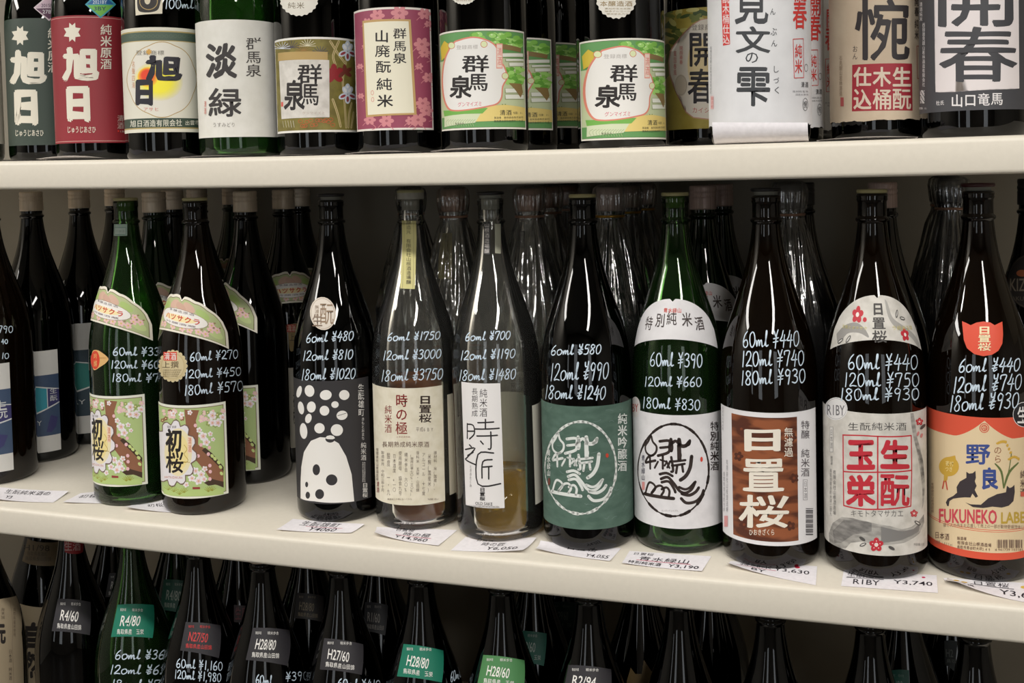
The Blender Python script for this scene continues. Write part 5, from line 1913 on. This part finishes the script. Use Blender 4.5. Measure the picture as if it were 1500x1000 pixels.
e1 = Bottle(170, 880, 0.239, 'low', G_DARK, CAPM, 'dark bottle with a black label R4/6 behind the green R4/80 bottle')
e2 = Bottle(262, 880, 0.225, 'low', G_DEEPGREEN, CAPM, 'dark green bottle with a dim green label, behind and between R4/80 and 27/50')
e3 = Bottle(352, 880, 0.2135, 'low', G_DARK, CAPM, 'dark bottle with dull red marks, behind and between 27/50 and 28/80')
e4 = Bottle(452, 880, 0.208, 'low', G_DARK, CAPM, 'dark bottle with a dim 28/80 label, back row behind H27/60')
e5 = Bottle(556, 880, 0.208, 'low', G_DARK, CAPM, 'dark bottle with a dim 1/60 label, back row left of the teal H28/80')
e6 = Bottle(782, 880, 0.208, 'low', G_DARK, CAPM, 'dark bottle with a dim green label ending 60, right of the leaf green H28/60')
e7_ = Bottle(826, 880, 0.316, 'low', G_DARK, CAPM, 'dark bottle with a faint 29/6 label, farthest back above the R2/94 bottle')
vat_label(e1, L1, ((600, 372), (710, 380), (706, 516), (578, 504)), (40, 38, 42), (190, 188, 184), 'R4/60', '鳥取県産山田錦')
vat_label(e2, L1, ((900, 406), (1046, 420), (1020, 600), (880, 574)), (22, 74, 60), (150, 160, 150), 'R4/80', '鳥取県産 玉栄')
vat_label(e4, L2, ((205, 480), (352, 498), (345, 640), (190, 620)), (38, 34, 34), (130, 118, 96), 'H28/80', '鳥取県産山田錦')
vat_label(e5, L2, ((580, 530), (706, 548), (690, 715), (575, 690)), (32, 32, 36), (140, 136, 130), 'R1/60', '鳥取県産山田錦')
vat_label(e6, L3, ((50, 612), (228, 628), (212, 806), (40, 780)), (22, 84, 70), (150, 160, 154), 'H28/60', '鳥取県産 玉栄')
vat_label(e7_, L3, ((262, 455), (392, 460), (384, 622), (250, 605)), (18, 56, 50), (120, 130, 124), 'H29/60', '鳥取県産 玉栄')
a = Label(e3, L1)
a.grid = (.004, .004)
a.rect(1285, 545, 1405, 640, (40, 24, 28))
a.text('生原酒', 1290, 555, 1400, 630, (96, 36, 44), .02)
a.done('shoulder_label')
f1 = Bottle(996, 930, 0.112, 'low', G_DARK, CAPM, 'dark bottle neck in the shade, next to the right of the R2/94 bottle')
f2 = Bottle(1129, 930, 0.095, 'low', G_DARK, CAPM, 'dark bottle neck in the shade below the wood-grain labelled bottle')
f3 = Bottle(1275, 940, 0.10, 'low', G_DARK, CAPM, 'dark bottle neck in the shade below the red square seal bottle')
f4 = Bottle(1428, 950, 0.10, 'low', G_DARK, CAPM, 'dark bottle neck in the shade below the bottle with the cats')
f5 = Bottle(940, 960, 0.21, 'low', G_DARK, CAPM, 'dark bottle with a jagged gold label, behind and right of R2/94')
f6 = Bottle(1040, 940, 0.30, 'low', G_DARK, CAPM, 'dark bottle with a faint white zero, behind the neck right of R2/94')
f7 = Bottle(1322, 970, 0.21, 'low', G_DARK, CAPM, 'dark bottle with a dim green label near the right end of the bottom shelf')
f8 = Bottle(1392, 940, 0.30, 'low', G_DARK, CAPM, 'dark bottle with a faint H on its label, farthest back near the right end')
a = Label(f5, L3)
a.grid = (.004, .004)
a.poly([(668, 890), (690, 815), (715, 850), (750, 850), (762, 772), (780, 800), (815, 850), (812, 960), (668, 960)], (112, 92, 56))
a.done('shoulder_label', 'jagged gold label')
a = Label(f6, L3)
a.grid = (.004, .004)
a.text('60', 1052, 780, 1094, 838, (110, 108, 104), .0)
a.text('精米', 1060, 740, 1086, 756, (90, 88, 86), 0)
a.done('shoulder_label')
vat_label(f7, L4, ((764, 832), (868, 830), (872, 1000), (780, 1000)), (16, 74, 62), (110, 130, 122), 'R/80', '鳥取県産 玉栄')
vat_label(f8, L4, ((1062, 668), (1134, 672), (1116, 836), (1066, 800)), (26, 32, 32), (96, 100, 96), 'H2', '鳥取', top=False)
# ------------------------------------------------------------------ price cards


class Card(Art):
    """a slip of paper on a shelf: corners far-left, far-right, near-right, near-left; lift curls the corners"""

    def __init__(self, corners, zs, lift=(0, 0, 0, 0), bow=0.0, z0=0.0):
        super().__init__()
        self.c = [on_z(u, v, zs) for u, v in corners]
        self.lift, self.bow, self.zs, self.z0 = lift, bow, zs, z0
        self.grid = (0.05, 0.05)
        self.step = .00003
        self.base_lift = .0003

    def m(self, x, y):
        return x, y

    def place(self, a, b, lift):
        fl, fr, nr, nl = self.c
        p = (fl * (1 - a) + fr * a) * (1 - b) + (nl * (1 - a) + nr * a) * b
        def bump(da, db):
            d = max(0, 1 - math.hypot(da, db) / .75)
            return d * d
        z = self.lift[0] * bump(a, b * .8) + self.lift[1] * bump(1 - a, b * .8) + self.lift[2] * bump(1 - a, (1 - b) * .8) + self.lift[3] * bump(a, (1 - b) * .8)
        z += self.bow * math.sin(math.pi * a) * b
        return (p.x, p.y, self.zs + max(sag(p.x - .03), sag(p.x + .03)) + self.z0 + z + lift)

    def finish(self, label, cat='price card', group='price slips on the shelves'):
        k = len(self.v)
        me = self.mesh('price_card')
        o = link('price_card', me)
        tag(o, label, cat, group)
        return o


def card(corners, lines, label, zs=0.0, lift=(0, 0, 0, 0), bow=0.0, marks=(), under=None, m=None):
    c = Card(corners, zs, lift, bow)
    c.poly([(0, 0), (1, 0), (1, 1), (0, 1)], m or PAPER)
    for ln in lines:
        s, x0, y0, x1, y1 = ln[:5]
        col = ln[5] if len(ln) > 5 else (40, 34, 44)
        c.text(s, x0, y0, x1, y1, col, .006)
    for q in marks:
        c.poly([(q[0] + q[2] * math.cos(t), q[1] + q[2] * 2.2 * math.sin(t)) for t in [i * .628 for i in range(10)]], q[3])
    if under:
        x0, x1, y, col = under
        c.poly([(x0, y), (x1, y), (x1, y + .03), (x0, y + .03)], col)
    return c.finish(label)


PINKL = (214, 120, 140)
card(((0, 722), (101, 727), (78, 742), (-14, 741)), [('生酛純米酒の', .12, .08, .80, .45), ('Y3', .2, .62, .3, .86)], 'white price slip at the left end of the middle shelf, below the blue labelled bottle', lift=(.001, .002, .0, .004))
card(((118, 728), (176, 722), (190, 742), (92, 743)), [('初桜', .1, .2, .5, .55)], 'curled white slip in front of the open green blossom bottle', lift=(.0, .012, .0, .002))
card(((196, 742), (262, 739), (291, 756), (182, 752)), [('初桜上撰', .3, .15, .9, .5)], 'curled white slip in front of the open brown blossom bottle', lift=(.0, .012, .0, .005))
card(((429, 762), (534, 771), (514, 783), (405, 780)), [('生酛雄町', .18, .05, .72, .5), ('Y4060', .38, .55, .75, .9)], 'white price slip below the bottle of white dots and a dome', lift=(0, .002, .001, .002), under=(.3, .8, .52, PINKL))
card(((552, 773), (670, 777), (642, 801), (548, 788)), [('日置桜', .25, .02, .5, .3), ('時の極', .38, .32, .76, .62), ('Y14,960', .30, .68, .78, .92)], 'white price slip below the amber bottle with the cream label', lift=(.0, .0, .001, .006), under=(.3, .8, .63, PINKL))
card(((682, 787), (786, 790), (766, 811), (660, 807)), [('日置桜', .2, .02, .45, .3), ('時の匠', .32, .34, .66, .60), ('Y6,050', .45, .66, .88, .92)], 'white price slip below the clear bottle with little golden sake', lift=(0, .002, .004, .0))
card(((792, 797), (910, 803), (893, 823), (784, 808)), [('日置桜', .35, .1, .75, .45), ('Y4,055', .65, .62, .95, .92)], 'white price slip below the bottle with the grey-green label', lift=(.004, .0, .001, .004))
card(((922, 807), (1042, 815), (1028, 838), (911, 827)), [('日置桜', .06, .06, .32, .26), ('青水緑山', .16, .32, .80, .62), ('特別純米酒', .06, .70, .48, .94), ('Y3,190', .56, .72, .94, .94)], 'white price slip of three lines below the white labelled green bottle', lift=(0, 0, .001, .002), under=(.15, .82, .63, PINKL))
card(((1070, 822), (1197, 830), (1195, 858), (1064, 832)), [('特純米', .12, .2, .5, .5), ('Y3,630', .52, .3, .92, .55), ('BY', .28, .62, .44, .88)], 'white price slip with red blossoms below the wood-grain labelled bottle', lift=(0, .0, .0, .006), marks=((.78, .15, .03, (206, 40, 70)), (.2, .1, .03, (206, 40, 70))), under=(.1, .55, .54, PINKL))
card(((1236, 836), (1372, 844), (1374, 870), (1232, 859)), [('生酛玉栄', .04, .12, .44, .42), ('R1BY', .12, .52, .40, .82), ('Y3,740', .54, .42, .95, .68)], 'white price slip lettered R1BY below the bottle with the red square seal', marks=((.86, .18, .02, (206, 40, 90)),), under=(.04, .44, .44, (60, 56, 66)))
card(((1382, 848), (1530, 858), (1530, 890), (1388, 862)), [('日置桜', .28, .08, .66, .38), ('野良', .12, .55, .30, .85), ('Y3,630', .55, .5, 1, .85)], 'white price slip with yellow paw marks below the bottle with the cats', lift=(.0, .0, .0, .010), marks=((.12, .2, .035, (226, 180, 70)), (.2, .32, .035, (226, 180, 70)), (.8, .25, .035, (226, 190, 90))), under=(.26, .7, .4, (60, 56, 66)))


def edge_slip(x0, x1, lift, label, depth=.05, curl=0.0, ypos=.006, m=None):
    """a slip near the edge of the top shelf, seen almost edge-on"""
    p0, p1 = on_y(x0, 215, ypos), on_y(x1, 215, ypos)
    n, k = 16, 8
    vs, fs = [], []
    for j in range(k + 1):
        for i in range(n + 1):
            a, b = i / n, j / k
            x = p0.x + (p1.x - p0.x) * a
            y = ypos + depth * b
            z = UPZ + max(sag(x - .02), sag(x + .02)) + .0004 + lift * math.sin(math.pi * (a * .8 + .1)) * (1 - b) ** 2 + curl * (1 - b) ** 2
            vs.append((x, y, z))
    for j in range(k):
        for i in range(n):
            fs.append((j * (n + 1) + i, j * (n + 1) + i + 1, (j + 1) * (n + 1) + i + 1, (j + 1) * (n + 1) + i))
    o = link('price_card', mesh_from('price_card', vs, fs, [m or PAPER]))
    tag(o, label, 'price card', 'price slips on the shelves')


edge_slip(-20, 26, .001, 'white slip at the left end of the top shelf')
edge_slip(52, 152, .005, 'curled slip on the top shelf below the crimson labelled bottle', .045)
edge_slip(262, 360, .002, 'white slip on the top shelf below the green bottle with the plain white label')
edge_slip(388, 480, .001, 'white slip on the top shelf below the iris label')
edge_slip(504, 612, .003, 'white slip on the top shelf below the maroon labelled bottle')
edge_slip(630, 742, .004, 'white slip on the top shelf below the foremost garden label')
edge_slip(906, 1000, .001, 'white slip on the top shelf below the whole garden label near the yellow-green label')
edge_slip(1196, 1345, .003, 'white slip on the top shelf below the beige paper wrapped bottle')
# the foot of the wrapping sheet turned up in front of the paper wrapped bottle
q = Card(((1052, 214), (1186, 206), (1182, 206), (1046, 212)), UPZ)
p0, p1 = on_y(1045, 205, .010), on_y(1184, 200, .010)
vs, fs = [], []
n, k = 20, 10
for j in range(k + 1):
    for i in range(n + 1):
        a, b = i / n, j / k
        x = p0.x + (p1.x - p0.x) * a
        t = b * 1.9
        vs.append((x, .0235 - .016 * math.sin(t) - .004 * b + .001 * math.sin(a * 5), UPZ + sag(x) + .0012 + .0165 * (1 - math.cos(t)) * (1 - .18 * a)))
for j in range(k):
    for i in range(n):
        fs.append((j * (n + 1) + i, j * (n + 1) + i + 1, (j + 1) * (n + 1) + i + 1, (j + 1) * (n + 1) + i))
o = link('price_card', mesh_from('price_card', vs, fs, [PAPER]))
tag(o, 'large white sheet rolled up at the foot of the white paper wrapped bottle', 'price card', 'price slips on the shelves')
